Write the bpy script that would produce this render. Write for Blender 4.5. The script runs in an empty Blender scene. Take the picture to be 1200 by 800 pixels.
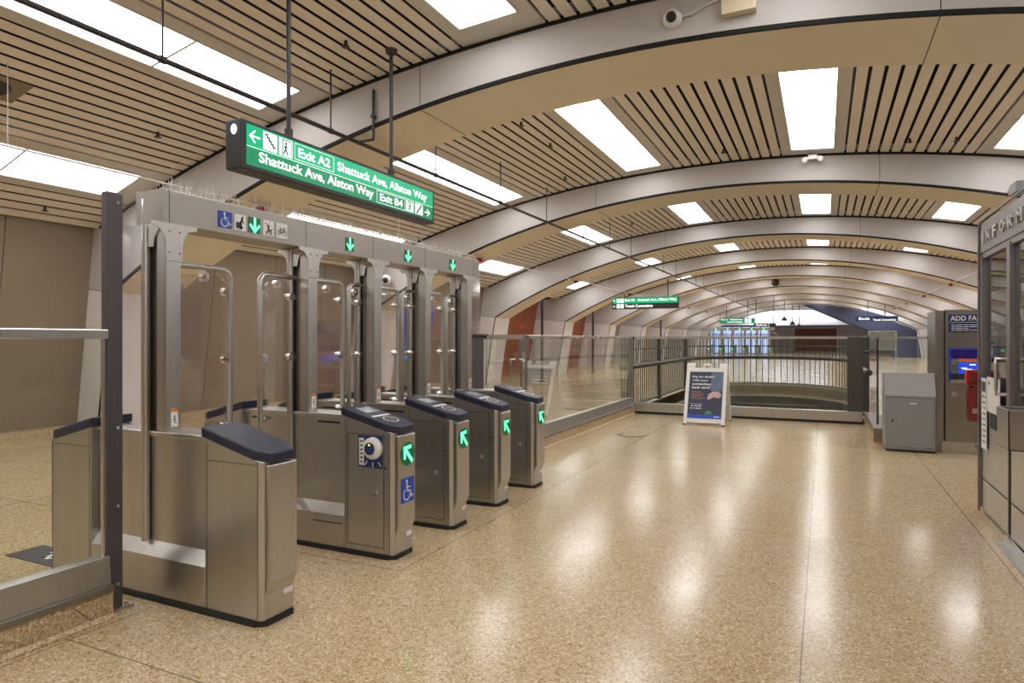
import bpy, math, random
from mathutils import Vector, Matrix
random.seed(7)
S = bpy.context.scene
COL = S.collection
PI = math.pi

# ------------------------------------------------------------------ camera, world, exposure
cam = bpy.data.cameras.new('camera')
cam.sensor_width = 36.0
cam.lens = 36.0 * 765 / 1200
cam.shift_y = -0.0025
cam.clip_end = 400
co = bpy.data.objects.new('camera', cam); COL.objects.link(co)
co.location = (0, 0, 1.6)
co.rotation_euler = (PI/2, 0, math.atan2(365, 765))
S.camera = co
S.view_settings.view_transform = 'Standard'
S.view_settings.look = 'None'
S.view_settings.gamma = 1
S.view_settings.use_curve_mapping = False
S.view_settings.exposure = 0.10
w = bpy.data.worlds.new('world'); S.world = w; w.use_nodes = True
w.node_tree.nodes['Background'].inputs[0].default_value = (0.75, 0.8, 1.0, 1)
w.node_tree.nodes['Background'].inputs[1].default_value = 0.6
LAMP = 6.6            # strength of the ceiling diffusers

def area(name, loc, sx, sy, power, color, rot=(0, 0, 0)):
    l = bpy.data.lights.new(name, 'AREA'); l.shape = 'RECTANGLE'; l.size = sx; l.size_y = sy
    l.energy = power; l.color = color
    o = bpy.data.objects.new(name, l); COL.objects.link(o); o.location = loc; o.rotation_euler = rot
    return o
# daylight falling through the street opening beyond the last arch
area('street_daylight', (-3.0, 74, 4.6), 9, 3, 700, (0.55, 0.70, 1.0))
area('street_daylight_right', (4.5, 63.5, 4.2), 3, 3, 250, (0.6, 0.74, 1.0))

# ------------------------------------------------------------------ materials
def rgb(r, g, b):
    f = lambda c: ((c/255+.055)/1.055)**2.4 if c/255 > .04045 else c/255/12.92
    return (f(r), f(g), f(b), 1)
def mat(name, col, rough=.5, metal=0, noise=0, scale=8, stretch=(1, 1, 1), bump=0, bscale=60, emit=0, spec=.5, coat=0):
    m = bpy.data.materials.new(name); m.use_nodes = True
    nt = m.node_tree; N = nt.nodes; L = nt.links; b = N['Principled BSDF']
    b.inputs['Base Color'].default_value = col
    b.inputs['Roughness'].default_value = rough
    b.inputs['Metallic'].default_value = metal
    b.inputs['Specular IOR Level'].default_value = spec
    b.inputs['Coat Weight'].default_value = coat
    if emit:
        b.inputs['Emission Color'].default_value = col
        b.inputs['Emission Strength'].default_value = emit
    tc = N.new('ShaderNodeTexCoord'); mp = N.new('ShaderNodeMapping')
    mp.inputs['Scale'].default_value = stretch
    L.new(tc.outputs['Object'], mp.inputs[0])
    nz = N.new('ShaderNodeTexNoise'); nz.inputs['Scale'].default_value = scale; nz.inputs['Detail'].default_value = 6
    L.new(mp.outputs[0], nz.inputs[0])
    if noise:
        mx = N.new('ShaderNodeMix'); mx.data_type = 'RGBA'
        k0, k1 = 1-noise, 1+noise
        mx.inputs[6].default_value = (col[0]*k0, col[1]*k0, col[2]*k0, 1)
        mx.inputs[7].default_value = (min(1, col[0]*k1), min(1, col[1]*k1), min(1, col[2]*k1), 1)
        L.new(nz.outputs['Fac'], mx.inputs[0]); L.new(mx.outputs[2], b.inputs['Base Color'])
    mr = N.new('ShaderNodeMapRange'); mr.inputs['To Min'].default_value = max(0.02, rough*.82); mr.inputs['To Max'].default_value = min(1, rough*1.18)
    L.new(nz.outputs['Fac'], mr.inputs[0]); L.new(mr.outputs[0], b.inputs['Roughness'])
    if bump:
        n2 = N.new('ShaderNodeTexNoise'); n2.inputs['Scale'].default_value = bscale; n2.inputs['Detail'].default_value = 3
        L.new(mp.outputs[0], n2.inputs[0])
        bp = N.new('ShaderNodeBump'); bp.inputs['Strength'].default_value = bump; bp.inputs['Distance'].default_value = .01
        L.new(n2.outputs['Fac'], bp.inputs['Height']); L.new(bp.outputs[0], b.inputs['Normal'])
    return m
def glass_mat(name, col, alpha, rough=.02, metal=0):
    m = bpy.data.materials.new(name); m.use_nodes = True
    nt = m.node_tree; N = nt.nodes; L = nt.links
    out = N['Material Output']; N.remove(N['Principled BSDF'])
    tr = N.new('ShaderNodeBsdfTransparent'); tr.inputs[0].default_value = col
    gl = N.new('ShaderNodeBsdfGlossy'); gl.inputs[0].default_value = (1, 1, 1, 1); gl.inputs['Roughness'].default_value = rough
    fr = N.new('ShaderNodeFresnel'); fr.inputs[0].default_value = 1.5
    ad = N.new('ShaderNodeMath'); ad.operation = 'MULTIPLY_ADD'; ad.inputs[1].default_value = alpha[1]; ad.inputs[2].default_value = alpha[0]
    nz = N.new('ShaderNodeTexNoise'); nz.inputs['Scale'].default_value = 3
    m2 = N.new('ShaderNodeMath'); m2.operation = 'MULTIPLY_ADD'; m2.inputs[1].default_value = .02; m2.inputs[2].default_value = 0
    L.new(nz.outputs['Fac'], m2.inputs[0])
    a2 = N.new('ShaderNodeMath'); a2.operation = 'ADD'
    L.new(fr.outputs[0], ad.inputs[0]); L.new(ad.outputs[0], a2.inputs[0]); L.new(m2.outputs[0], a2.inputs[1])
    mx = N.new('ShaderNodeMixShader'); L.new(a2.outputs[0], mx.inputs[0]); L.new(tr.outputs[0], mx.inputs[1]); L.new(gl.outputs[0], mx.inputs[2])
    L.new(mx.outputs[0], out.inputs[0])
    return m
M = {}
M['steel'] = mat('brushed_stainless', (.53, .515, .49, 1), .33, 1, .13, 16, (1, 1, .05))
M['header'] = mat('header_stainless_dimmed', (.37, .345, .315, 1), .40, 1, .12, 3, (1, .4, 1))  # stainless darkened in colour to stand in for reflecting the hall's dark side
M['steel_dark'] = mat('dull_stainless', (.30, .275, .25, 1), .38, 1, .10, 5, (1, 1, .25))
M['steel_light'] = mat('bright_stainless', (.66, .63, .60, 1), .28, 1, .06, 5)
M['chrome'] = mat('chrome', (.75, .74, .72, 1), .12, 1)
M['post'] = mat('charcoal_post_paint', rgb(84, 80, 84), .42, .3, .06, 4)
M['navy'] = mat('navy_cap_plastic', rgb(34, 36, 58), .42, 0, .05, 20, bump=.05, bscale=200)
M['black'] = mat('matte_black', (.012, .012, .013, 1), .6)
M['gap'] = mat('ceiling_void_black', (.008, .007, .006, 1), .9)
M['sign_black'] = mat('sign_case_black', (.02, .02, .022, 1), .4)
M['pipe'] = mat('dark_pipe', (.045, .04, .042, 1), .45, .2)
M['wpipe'] = mat('pale_conduit', rgb(205, 198, 195), .5)
M['slat'] = mat('beige_slats', rgb(232, 224, 211), .55, 0, .07, 2.5, (3, .6, 1), spec=.3)
M['filler'] = mat('grey_ceiling_trim', rgb(206, 201, 194), .5, 0, .05, 3)
M['rib'] = mat('rib_concrete', rgb(190, 185, 182), .6, 0, .07, 2.0, bump=.08, bscale=25, spec=.3)
M['leg'] = mat('rib_leg_panel', rgb(226, 219, 217), .45, 0, .03, 2.0)
M['soffit'] = mat('tan_soffit', rgb(226, 217, 196), .55, 0, .05, 2.5, spec=.3)
M['taupe'] = mat('taupe_wall_panel', rgb(142, 128, 110), .42, .15, .06, 1.5)
M['brown'] = mat('red_brown_wall', rgb(142, 74, 46), .5, 0, .08, 2)
M['grey'] = mat('grey_wall', rgb(140, 132, 122), .5, 0, .05, 2)
M['white'] = mat('white_plastic', rgb(225, 222, 218), .4)
M['paper'] = mat('white_paper', rgb(220, 217, 212), .6)
M['decal_w'] = mat('decal_white', rgb(225, 225, 228), .5)
M['decal_dark'] = mat('decal_dark', (.03, .03, .035, 1), .5)
M['blue'] = mat('decal_blue', rgb(28, 72, 176), .45)
M['dkblue'] = mat('decal_navy', rgb(30, 48, 98), .45)
M['orange'] = mat('decal_orange', rgb(225, 120, 40), .5)
M['red'] = mat('red_paint', rgb(176, 28, 30), .35)
M['dkred'] = mat('dark_red_paint', rgb(120, 32, 36), .45)
M['lamp'] = mat('light_diffuser', (.99, .985, 1, 1), .5, emit=LAMP)
M['green_on'] = mat('green_sign_face', rgb(0, 124, 82), .3, emit=.6)
M['green_bright'] = mat('green_sign_top', rgb(0, 150, 104), .3, emit=.8)
M['text_on'] = mat('lit_white_lettering', (.9, 1, .95, 1), .4, emit=.8)
M['pict_on'] = mat('lit_pictogram_field', (.75, .92, .86, 1), .4, emit=.75)
M['pict_dk'] = mat('pictogram_dark', (.004, .05, .035, 1), .5)
M['arrow_on'] = mat('green_arrow_led', (.10, 1.0, .35, 1), .4, emit=2.2)
M['led_dark'] = mat('led_field', (.0, .09, .035, 1), .25, emit=.35)
M['led_yellow'] = mat('yellow_led', (1, .9, .1, 1), .3, emit=1.5)
M['blue_led'] = mat('blue_white_led', (.45, .6, 1, 1), .3, emit=4)
M['lcd'] = mat('reader_display', (.28, .33, .36, 1), .12)
M['grey_box'] = mat('grey_cabinet_paint', rgb(136, 138, 138), .4, 0, .03, 4)
M['grey_top'] = mat('grey_cabinet_lid', rgb(150, 146, 144), .35)
M['machine'] = mat('machine_stainless', (.33, .30, .27, 1), .36, 1, .1, 5, (1, 1, .3))
M['screen'] = mat('machine_screen', rgb(40, 70, 190), .2, emit=.7)
M['screen_dk'] = mat('machine_top_screen', rgb(35, 22, 80), .2, emit=.5)
M['screen_or'] = mat('machine_orange_strip', rgb(190, 90, 40), .3, emit=.3)
M['poster'] = mat('poster_navy', rgb(48, 52, 78), .4)
M['poster_pic'] = mat('poster_photo', rgb(88, 108, 132), .4, 0, .5, 9)
M['hand'] = mat('poster_hand', rgb(190, 160, 160), .4)
M['backlit_blue'] = mat('backlit_blue_poster', rgb(50, 72, 160), .3, emit=.35)
M['backlit_light'] = mat('backlit_light_blocks', rgb(90, 130, 220), .3, emit=.6)
M['daylit'] = mat('daylit_pane', (.45, .58, .95, 1), .3, 0, .25, 2, emit=.7)
M['daylit'].node_tree.nodes['Principled BSDF'].inputs['Emission Color'].default_value = (.45, .58, .95, 1)
M['rail_dk'] = mat('dark_baluster_metal', rgb(66, 64, 57), .45, .1, .06, 4)
M['booth'] = mat('booth_grey_metal', rgb(140, 135, 138), .36, .75, .05, 4)
M['rotunda'] = mat('rotunda_plaster', rgb(205, 190, 176), .6, 0, .05, .6)
M['slope'] = mat('stair_enclosure_panel', rgb(95, 100, 128), .4, .2, .05, 1)
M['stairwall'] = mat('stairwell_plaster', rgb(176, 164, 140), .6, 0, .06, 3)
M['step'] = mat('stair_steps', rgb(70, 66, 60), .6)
M['orange_ball'] = mat('sprinkler_brass', rgb(70, 60, 50), .35, .8)
M['glass'] = glass_mat('fence_glass', (.95, .975, .955, 1), (.0, .4))
M['glass_door'] = glass_mat('gate_acrylic', (.93, .92, .92, 1), (.015, .4), .05)
M['glass_booth'] = glass_mat('booth_glass', (.84, .87, .87, 1), (.05, .9), .02)
M['acryl'] = glass_mat('clear_acrylic', (.96, .96, .98, 1), (.03, .6), .08)

def terrazzo(name, joints):
    m = bpy.data.materials.new(name); m.use_nodes = True
    nt = m.node_tree; N = nt.nodes; L = nt.links; b = N['Principled BSDF']
    tc = N.new('ShaderNodeNewGeometry')
    def mix(f, a, bb):
        x = N.new('ShaderNodeMix'); x.data_type = 'RGBA'
        if isinstance(f, float): x.inputs[0].default_value = f
        else: L.new(f, x.inputs[0])
        for i, v in ((6, a), (7, bb)):
            if isinstance(v, tuple): x.inputs[i].default_value = v
            else: L.new(v, x.inputs[i])
        return x.outputs[2]
    P = tc.outputs['Position']
    big = N.new('ShaderNodeTexNoise'); big.inputs['Scale'].default_value = .9; big.inputs['Detail'].default_value = 5; L.new(P, big.inputs[0])
    base = mix(big.outputs['Fac'], rgb(178, 151, 108), rgb(194, 176, 146))
    v = N.new('ShaderNodeTexVoronoi'); v.inputs['Scale'].default_value = 130; L.new(P, v.inputs[0])
    sp = N.new('ShaderNodeSeparateColor'); L.new(v.outputs['Color'], sp.inputs[0])
    r1 = N.new('ShaderNodeMapRange'); r1.inputs['From Min'].default_value = .80; r1.inputs['From Max'].default_value = .84; L.new(sp.outputs[0], r1.inputs[0])
    c1 = mix(r1.outputs[0], base, rgb(156, 124, 82))
    r2 = N.new('ShaderNodeMapRange'); r2.inputs['From Min'].default_value = .84; r2.inputs['From Max'].default_value = .88; L.new(sp.outputs[1], r2.inputs[0])
    c2 = mix(r2.outputs[0], c1, rgb(216, 202, 174))
    v2 = N.new('ShaderNodeTexVoronoi'); v2.inputs['Scale'].default_value = 70; L.new(P, v2.inputs[0])
    s2 = N.new('ShaderNodeSeparateColor'); L.new(v2.outputs['Color'], s2.inputs[0])
    r3 = N.new('ShaderNodeMapRange'); r3.inputs['From Min'].default_value = .93; r3.inputs['From Max'].default_value = .95; L.new(s2.outputs[2], r3.inputs[0])
    c3 = mix(r3.outputs[0], c2, rgb(160, 130, 90))
    out = c3
    if joints:
        xyz = N.new('ShaderNodeSeparateXYZ'); L.new(P, xyz.inputs[0])
        def math_(op, a, bb=None):
            x = N.new('ShaderNodeMath'); x.operation = op
            for i, q in enumerate((a, bb)):
                if q is None: continue
                if isinstance(q, (int, float)): x.inputs[i].default_value = q
                else: L.new(q, x.inputs[i])
            return x.outputs[0]
        def line(coord, a, wd=.004): return math_('LESS_THAN', math_('ABSOLUTE', math_('SUBTRACT', coord, a)), wd)
        acc = None
        Xc, Yc = xyz.outputs[0], xyz.outputs[1]
        def when(l, cond): return math_('MULTIPLY', l, cond)
        for a in (-.10, 1.16, 3.9, -7.1, -9.6):
            l = line(Xc, a); acc = l if acc is None else math_('MAXIMUM', acc, l)
        acc = math_('MAXIMUM', acc, when(line(Xc, -2.64), math_('GREATER_THAN', Yc, 3.73)))
        acc = math_('MAXIMUM', acc, when(line(Xc, -3.62), math_('LESS_THAN', Yc, 2.6)))
        acc = math_('MAXIMUM', acc, when(line(Yc, 3.73), math_('LESS_THAN', Xc, -2.64)))
        acc = math_('MAXIMUM', acc, when(line(Yc, 2.12), math_('LESS_THAN', Xc, -1.2)))
        yy = math_('SUBTRACT', math_('FLOORED_MODULO', math_('ADD', Yc, 60.4-5.77+1.51), 3.02), 1.51)
        acc = math_('MAXIMUM', acc, when(math_('LESS_THAN', math_('ABSOLUTE', yy), .004), math_('GREATER_THAN', Yc, 5)))
        f = math_('MULTIPLY', acc, .75)
        out = mix(f, c3, rgb(70, 50, 34))
    L.new(out, b.inputs['Base Color'])
    rn = N.new('ShaderNodeTexNoise'); rn.inputs['Scale'].default_value = 1.7; rn.inputs['Detail'].default_value = 6; L.new(P, rn.inputs[0])
    rr = N.new('ShaderNodeMapRange'); rr.inputs['To Min'].default_value = .12 if joints else .4; rr.inputs['To Max'].default_value = .24 if joints else .55
    L.new(rn.outputs['Fac'], rr.inputs[0]); L.new(rr.outputs[0], b.inputs['Roughness'])
    b.inputs['Specular IOR Level'].default_value = .33
    bp = N.new('ShaderNodeBump'); bp.inputs['Strength'].default_value = .035; bp.inputs['Distance'].default_value = .004
    bn = N.new('ShaderNodeTexNoise'); bn.inputs['Scale'].default_value = 22; L.new(P, bn.inputs[0])
    L.new(bn.outputs['Fac'], bp.inputs['Height']); L.new(bp.outputs[0], b.inputs['Normal'])
    return m
M['floor'] = terrazzo('terrazzo_floor', True)
M['curb'] = terrazzo('terrazzo_curb', False)

# ------------------------------------------------------------------ builders
ORG = {}
def tag(o, label=None, cat=None, group=None, kind=None):
    if label: o['label'] = label
    if cat: o['category'] = cat
    if group: o['group'] = group
    if kind: o['kind'] = kind
    return o
def empty(name, loc, label, cat, group=None):
    o = bpy.data.objects.new(name, None); COL.objects.link(o); o.location = loc
    o.empty_display_size = .1
    ORG[o.name] = Vector(loc)
    return tag(o, label, cat, group)
class MB:
    def __init__(s): s.v = []; s.f = []; s.m = []; s.sm = []
    def add(s, vs, fs, mi=0, smooth=False):
        n = len(s.v); s.v += [tuple(q) for q in vs]
        for f in fs: s.f.append([n+i for i in f]); s.m.append(mi); s.sm.append(smooth)
        return s
    def box(s, x0, x1, y0, y1, z0, z1, mi=0):
        if x0 > x1: x0, x1 = x1, x0
        if y0 > y1: y0, y1 = y1, y0
        if z0 > z1: z0, z1 = z1, z0
        return s.add([(x0,y0,z0),(x1,y0,z0),(x1,y1,z0),(x0,y1,z0),(x0,y0,z1),(x1,y0,z1),(x1,y1,z1),(x0,y1,z1)],
              [(0,3,2,1),(4,5,6,7),(0,1,5,4),(1,2,6,5),(2,3,7,6),(3,0,4,7)], mi)
    def prism(s, poly, axis, a, b, mi=0):
        # poly: 2D points; axis 'x': (y,z), 'y': (x,z), 'z': (x,y)
        def P(p, t):
            return {'x': (t, p[0], p[1]), 'y': (p[0], t, p[1]), 'z': (p[0], p[1], t)}[axis]
        n = len(poly)
        vs = [P(p, a) for p in poly] + [P(p, b) for p in poly]
        fs = [tuple(range(n))[::-1], tuple(range(n, 2*n))] + [(i, (i+1) % n, n+(i+1) % n, n+i) for i in range(n)]
        return s.add(vs, fs, mi)
    def plan(s, outline, z0, z1, mi=0):
        # outline of (x,y); z0,z1: numbers or functions of (x,y)
        n = len(outline)
        g = lambda z, p: z(*p) if callable(z) else z
        vs = [(p[0], p[1], g(z0, p)) for p in outline] + [(p[0], p[1], g(z1, p)) for p in outline]
        return s.add(vs, [tuple(range(n))[::-1], tuple(range(n, 2*n))] + [(i, (i+1) % n, n+(i+1) % n, n+i) for i in range(n)], mi)
    def tube(s, pts, r, n=10, mi=0, caps=True):
        pts = [Vector(p) for p in pts]; rings = []
        up = None
        for i, p in enumerate(pts):
            t = (pts[min(i+1, len(pts)-1)] - pts[max(i-1, 0)]).normalized()
            if up is None:
                up = Vector((0, 0, 1)) if abs(t.z) < .9 else Vector((1, 0, 0))
            a = t.cross(up).normalized(); bq = a.cross(t).normalized(); up = bq
            rr = r[i] if isinstance(r, (list, tuple)) else r
            rings.append([p + (a*math.cos(2*PI*k/n) + bq*math.sin(2*PI*k/n))*rr for k in range(n)])
        vs = [q for R in rings for q in R]; fs = []
        for i in range(len(rings)-1):
            for k in range(n):
                fs.append((i*n+k, i*n+(k+1) % n, (i+1)*n+(k+1) % n, (i+1)*n+k))
        s.add(vs, fs, mi, True)
        if caps:
            s.add(rings[0], [tuple(range(n))], mi); s.add(rings[-1], [tuple(range(n))[::-1]], mi)
        return s
    def cyl(s, p0, p1, r, n=16, mi=0, r1=None):
        return s.tube([p0, p1], [r, r if r1 is None else r1], n, mi)
    def ball(s, c, r, n=14, mi=0, sc=(1, 1, 1), half=False):
        vs = []; fs = []; m = n//2
        for i in range(m+1):
            th = PI*i/m*(.5 if half else 1)
            for k in range(n):
                ph = 2*PI*k/n
                vs.append((c[0]+r*sc[0]*math.sin(th)*math.cos(ph), c[1]+r*sc[1]*math.sin(th)*math.sin(ph), c[2]+r*sc[2]*math.cos(th)))
        for i in range(m):
            for k in range(n): fs.append((i*n+k, (i+1)*n+k, (i+1)*n+(k+1) % n, i*n+(k+1) % n))
        return s.add(vs, fs, mi, True)
    def build(s, name, mats, parent=None, bevel=0, loc=None):
        if not isinstance(mats, (list, tuple)): mats = [mats]
        if parent is not None: org = ORG[parent.name]
        elif loc is not None: org = Vector(loc)
        else:
            xs = [q[0] for q in s.v]; ys = [q[1] for q in s.v]; zs = [q[2] for q in s.v]
            org = Vector(((min(xs)+max(xs))/2, (min(ys)+max(ys))/2, min(zs)))
        me = bpy.data.meshes.new(name)
        me.from_pydata([tuple(Vector(q)-org) for q in s.v], [], s.f)
        for mt in mats: me.materials.append(mt)
        for p, mi, sm in zip(me.polygons, s.m, s.sm): p.material_index = mi; p.use_smooth = sm
        me.update()
        o = bpy.data.objects.new(name, me); COL.objects.link(o)
        ORG[o.name] = org
        if parent is not None: o.parent = parent
        else: o.location = org
        if bevel:
            md = o.modifiers.new('bevel', 'BEVEL'); md.width = bevel; md.segments = 2; md.limit_method = 'ANGLE'; md.angle_limit = .6
        return o
def copy_tree(o, parent=None):
    c = o.copy(); COL.objects.link(c); c.parent = parent
    for ch in list(o.children): copy_tree(ch, c)
    return c
def struct(mb, name, mats, parent=None, bevel=0):
    o = mb.build(name, mats, parent, bevel)
    if parent is None: o['kind'] = 'structure'
    return o

_tc = {}
def text_geo(s, bold):
    if (s, bold) not in _tc:
        cu = bpy.data.curves.new('t', 'FONT'); cu.body = s; cu.size = 1; cu.offset = .022 if bold else 0.004; cu.resolution_u = 3
        o = bpy.data.objects.new('t', cu); COL.objects.link(o)
        me = bpy.data.meshes.new_from_object(o.evaluated_get(bpy.context.evaluated_depsgraph_get()))
        vs = [v.co.copy() for v in me.vertices]; fs = [list(p.vertices) for p in me.polygons]
        bpy.data.objects.remove(o); bpy.data.curves.remove(cu); bpy.data.meshes.remove(me)
        x0 = min(v.x for v in vs); x1 = max(v.x for v in vs); y0 = min(v.y for v in vs); y1 = max(v.y for v in vs)
        _tc[(s, bold)] = (vs, fs, x0, x1, y0, y1)
    return _tc[(s, bold)]
def put_text(mb, s, o, R, U, w_, h_, bold=True, mi=0):
    vs, fs, x0, x1, y0, y1 = text_geo(s, bold)
    o = Vector(o); R = Vector(R); U = Vector(U)
    mb.add([o + R*((v.x-x0)/(x1-x0)*w_) + U*((v.y-y0)/(y1-y0)*h_) for v in vs], fs, mi)
def put_raised(mb, s, o, R, U, w_, h_, d, mi=0):
    vs, fs, x0, x1, y0, y1 = text_geo(s, True)
    o = Vector(o); R = Vector(R); U = Vector(U); Nn = R.cross(U)
    P = [o + R*((v.x-x0)/(x1-x0)*w_) + U*((v.y-y0)/(y1-y0)*h_) for v in vs]
    n = len(P); ed = {}
    for f in fs:
        for i in range(len(f)):
            a, b = f[i], f[(i+1) % len(f)]
            if (b, a) in ed: ed[(b, a)] = None
            else: ed[(a, b)] = 1
    side = [(a, b, n+b, n+a) for (a, b), k in ed.items() if k and ed.get((b, a), 0) is not None]
    mb.add(P + [p + Nn*d for p in P], [[n+i for i in f] for f in fs] + side, mi)
def shapes(mb, sh, o, R, U, w_, h_, mi=0):
    o = Vector(o); R = Vector(R); U = Vector(U)
    P = lambda x, y: o + R*(x*w_) + U*(y*h_)
    for q in sh:
        if q[0] == 'p': mb.add([P(*a) for a in q[1]], [tuple(range(len(q[1])))], mi)
        elif q[0] == 'c':
            _, cx, cy, r = q; asp = w_/h_
            mb.add([P(cx+r*math.cos(2*PI*k/20), cy+r*asp*math.sin(2*PI*k/20)) for k in range(20)], [tuple(range(20))], mi)
        elif q[0] == 'l':
            pts = q[1]; t = q[2]; asp = w_/h_
            for a, b in zip(pts[:-1], pts[1:]):
                dx = (b[0]-a[0]); dy = (b[1]-a[1])/asp; L_ = math.hypot(dx, dy) or 1
                nx, ny = -dy/L_*t/2, dx/L_*t/2*asp
                ex, ey = dx/L_*t/2, dy/L_*t/2*asp
                mb.add([P(a[0]+nx-ex, a[1]+ny-ey), P(a[0]-nx-ex, a[1]-ny-ey), P(b[0]-nx+ex, b[1]-ny+ey), P(b[0]+nx+ex, b[1]+ny+ey)], [(0, 1, 2, 3)], mi)
        elif q[0] == 'r':
            _, cx, cy, r0, r1, a0, a1 = q; asp = w_/h_; n = 24
            vs = []
            for k in range(n+1):
                a = math.radians(a0+(a1-a0)*k/n)
                vs += [P(cx+r0*math.cos(a), cy+r0*asp*math.sin(a)), P(cx+r1*math.cos(a), cy+r1*asp*math.sin(a))]
            mb.add(vs, [(2*k, 2*k+1, 2*k+3, 2*k+2) for k in range(n)], mi)
WHEEL = [('c', .42, .86, .075), ('l', [(.43, .74), (.46, .47), (.68, .45), (.80, .20), (.88, .24)], .085), ('l', [(.45, .62), (.66, .62)], .06),
         ('r', .43, .33, .22, .28, 120, 360)]
ARROW_DOWN = [('l', [(.5, .92), (.5, .2)], .17), ('l', [(.14, .48), (.5, .12), (.86, .48)], .16)]
ARROW_UL = [('l', [(.76, .2), (.33, .68)], .16), ('l', [(.25, .36), (.25, .76), (.66, .80)], .15)]
ARROW_L = [('l', [(.12, .5), (.9, .5)], .12), ('l', [(.48, .86), (.12, .5), (.48, .14)], .12)]
ARROW_R = [('l', [(.1, .5), (.88, .5)], .12), ('l', [(.52, .86), (.88, .5), (.52, .14)], .12)]
STAIR = [('l', [(.15, .85), (.28, .85), (.28, .70), (.42, .70), (.42, .55), (.56, .55), (.56, .40), (.70, .40), (.70, .25), (.86, .25)], .09)]
STAIR_UP = [('l', [(.2, .12), (.8, .88)], .14)]
DOORMAN = [('l', [(.25, .08), (.25, .92), (.88, .92), (.88, .08)], .06), ('c', .5, .74, .07), ('l', [(.5, .66), (.48, .42), (.62, .12)], .09), ('l', [(.48, .42), (.34, .14)], .08), ('l', [(.36, .46), (.5, .6), (.66, .48)], .06)]
LUGGAGE = [('c', .68, .84, .075), ('l', [(.64, .74), (.52, .46), (.56, .16)], .15), ('l', [(.62, .7), (.80, .5)], .07), ('p', [(.12, .12), (.44, .12), (.44, .5), (.12, .5)]), ('p', [(.44, .12), (.7, .12), (.66, .3), (.44, .3)])]
STROLLER = [('l', [(.15, .85), (.3, .78), (.52, .42), (.75, .36), (.84, .5)], .06), ('c', .5, .66, .07), ('l', [(.5, .6), (.46, .38), (.66, .34)], .10), ('l', [(.34, .28), (.74, .22)], .05), ('r', .30, .18, .05, .10, 0, 360), ('r', .74, .16, .05, .10, 0, 360)]
BIKE = [('r', .24, .36, .14, .18, 0, 360), ('r', .77, .34, .14, .18, 0, 360), ('l', [(.24, .36), (.38, .62), (.68, .60), (.5, .34), (.24, .36)], .045), ('l', [(.34, .7), (.5, .34)], .045), ('l', [(.77, .34), (.66, .7), (.76, .74)], .045)]

XC = -1.8
zc = lambda x: 5.25 - (25 - math.sqrt(625 - (x-XC)**2))
zr = lambda x: 4.72 - (18 - math.sqrt(324 - (x-XC)**2))
Y0, DY, RW = 6.94, 7.05, 1.18
RIBS = [Y0 + DY*k for k in range(-3, 10)]

# ================================================================== SHELL
XL, XR, YB, YE = -12.9, 9.3, -13.5, 100.0
# floor with the stairwell opening cut out of it
HX0, HX1, HY0, HY1 = -3.95, .72, 13.95, 21.4
HR = 2.8
arc = [(HX0 + (HX1-HX0)*(.5-.5*math.cos(PI*k/24)), HY1 + HR*math.sin(PI*k/24)) for k in range(25)]
b = MB()
def slab(x0, x1, y0, y1): b.box(x0, x1, y0, y1, -.30, 0)
slab(XL, XR, YB, HY0); slab(XL, HX0, HY0, HY1); slab(HX1, XR, HY0, HY1)
slab(XL, XR, 26, YE); slab(XL, HX0, HY1, 26); slab(HX1, XR, HY1, 26)
for (xa, ya), (xb, yb) in zip(arc[:-1], arc[1:]):
    b.prism([(xa, ya), (xb, yb), (xb, 26), (xa, 26)], 'z', -.30, 0)
struct(b, 'floor', M['floor'])
# stairwell shaft below the floor
b = MB()
out = [(HX0, HY0)] + arc + [(HX1, HY0)]
n = len(out)
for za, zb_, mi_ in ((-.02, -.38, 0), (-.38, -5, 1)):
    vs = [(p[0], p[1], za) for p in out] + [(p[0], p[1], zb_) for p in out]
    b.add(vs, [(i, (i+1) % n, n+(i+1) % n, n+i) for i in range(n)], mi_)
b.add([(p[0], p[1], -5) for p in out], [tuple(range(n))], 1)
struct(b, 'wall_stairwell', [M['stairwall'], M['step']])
b = MB()
for k in range(24):
    b.box(HX0+.9, HX1-.9, 23.0-k*.3, 23.3-k*.3, -4.98, -.55-k*.17)
b.box(HX0+.75, HX0+.9, 15, 22.8, -4.98, -1.6); b.box(HX1-.9, HX1-.75, 15, 22.8, -4.98, -1.6)
st = b.build('staircase', M['step']); tag(st, 'dark staircase going down inside the railed stairwell opening', 'stairs')

# side walls: panels set between the arch legs
def wall_side(sgn, name):
    root_b = MB()
    for k in range(-3, 10):
        y0 = Y0 + DY*k - DY + RW - .3; y1 = Y0 + DY*k + .3
        recess = 0 if k <= 2 else .95
        mi = 0 if k <= 2 else (1 if k in (3, 4) else 2 if k in (5,) else 1 if k == 6 else 2)
        xb = 9.85 + recess; xt = 9.33 + recess*.9
        npan = 4
        for q in range(npan):
            ya = y0 + (y1-y0)*q/npan + .006; yb = y0 + (y1-y0)*(q+1)/npan - .006
            P = [(XC+sgn*xb, .0), (XC+sgn*xt, 3.75), (XC+sgn*(xt+.08), 3.75), (XC+sgn*(xb+.08), .0)]
            root_b.prism(P, 'y', ya, yb, mi)
        root_b.prism([(XC+sgn*(xb+.04), 0), (XC+sgn*(xt+.04), 3.75), (XC+sgn*(xt+.2), 3.75), (XC+sgn*(xb+.2), 0)], 'y', y0, y1, 3)
    struct(root_b, name, [M['taupe'], M['brown'], M['grey'], M['gap']])
wall_side(-1, 'wall_left'); wall_side(1, 'wall_right')
b = MB(); b.box(XL, XR, YB-.2, YB, 0, 5.6); struct(b, 'wall_back', M['taupe'])
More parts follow.
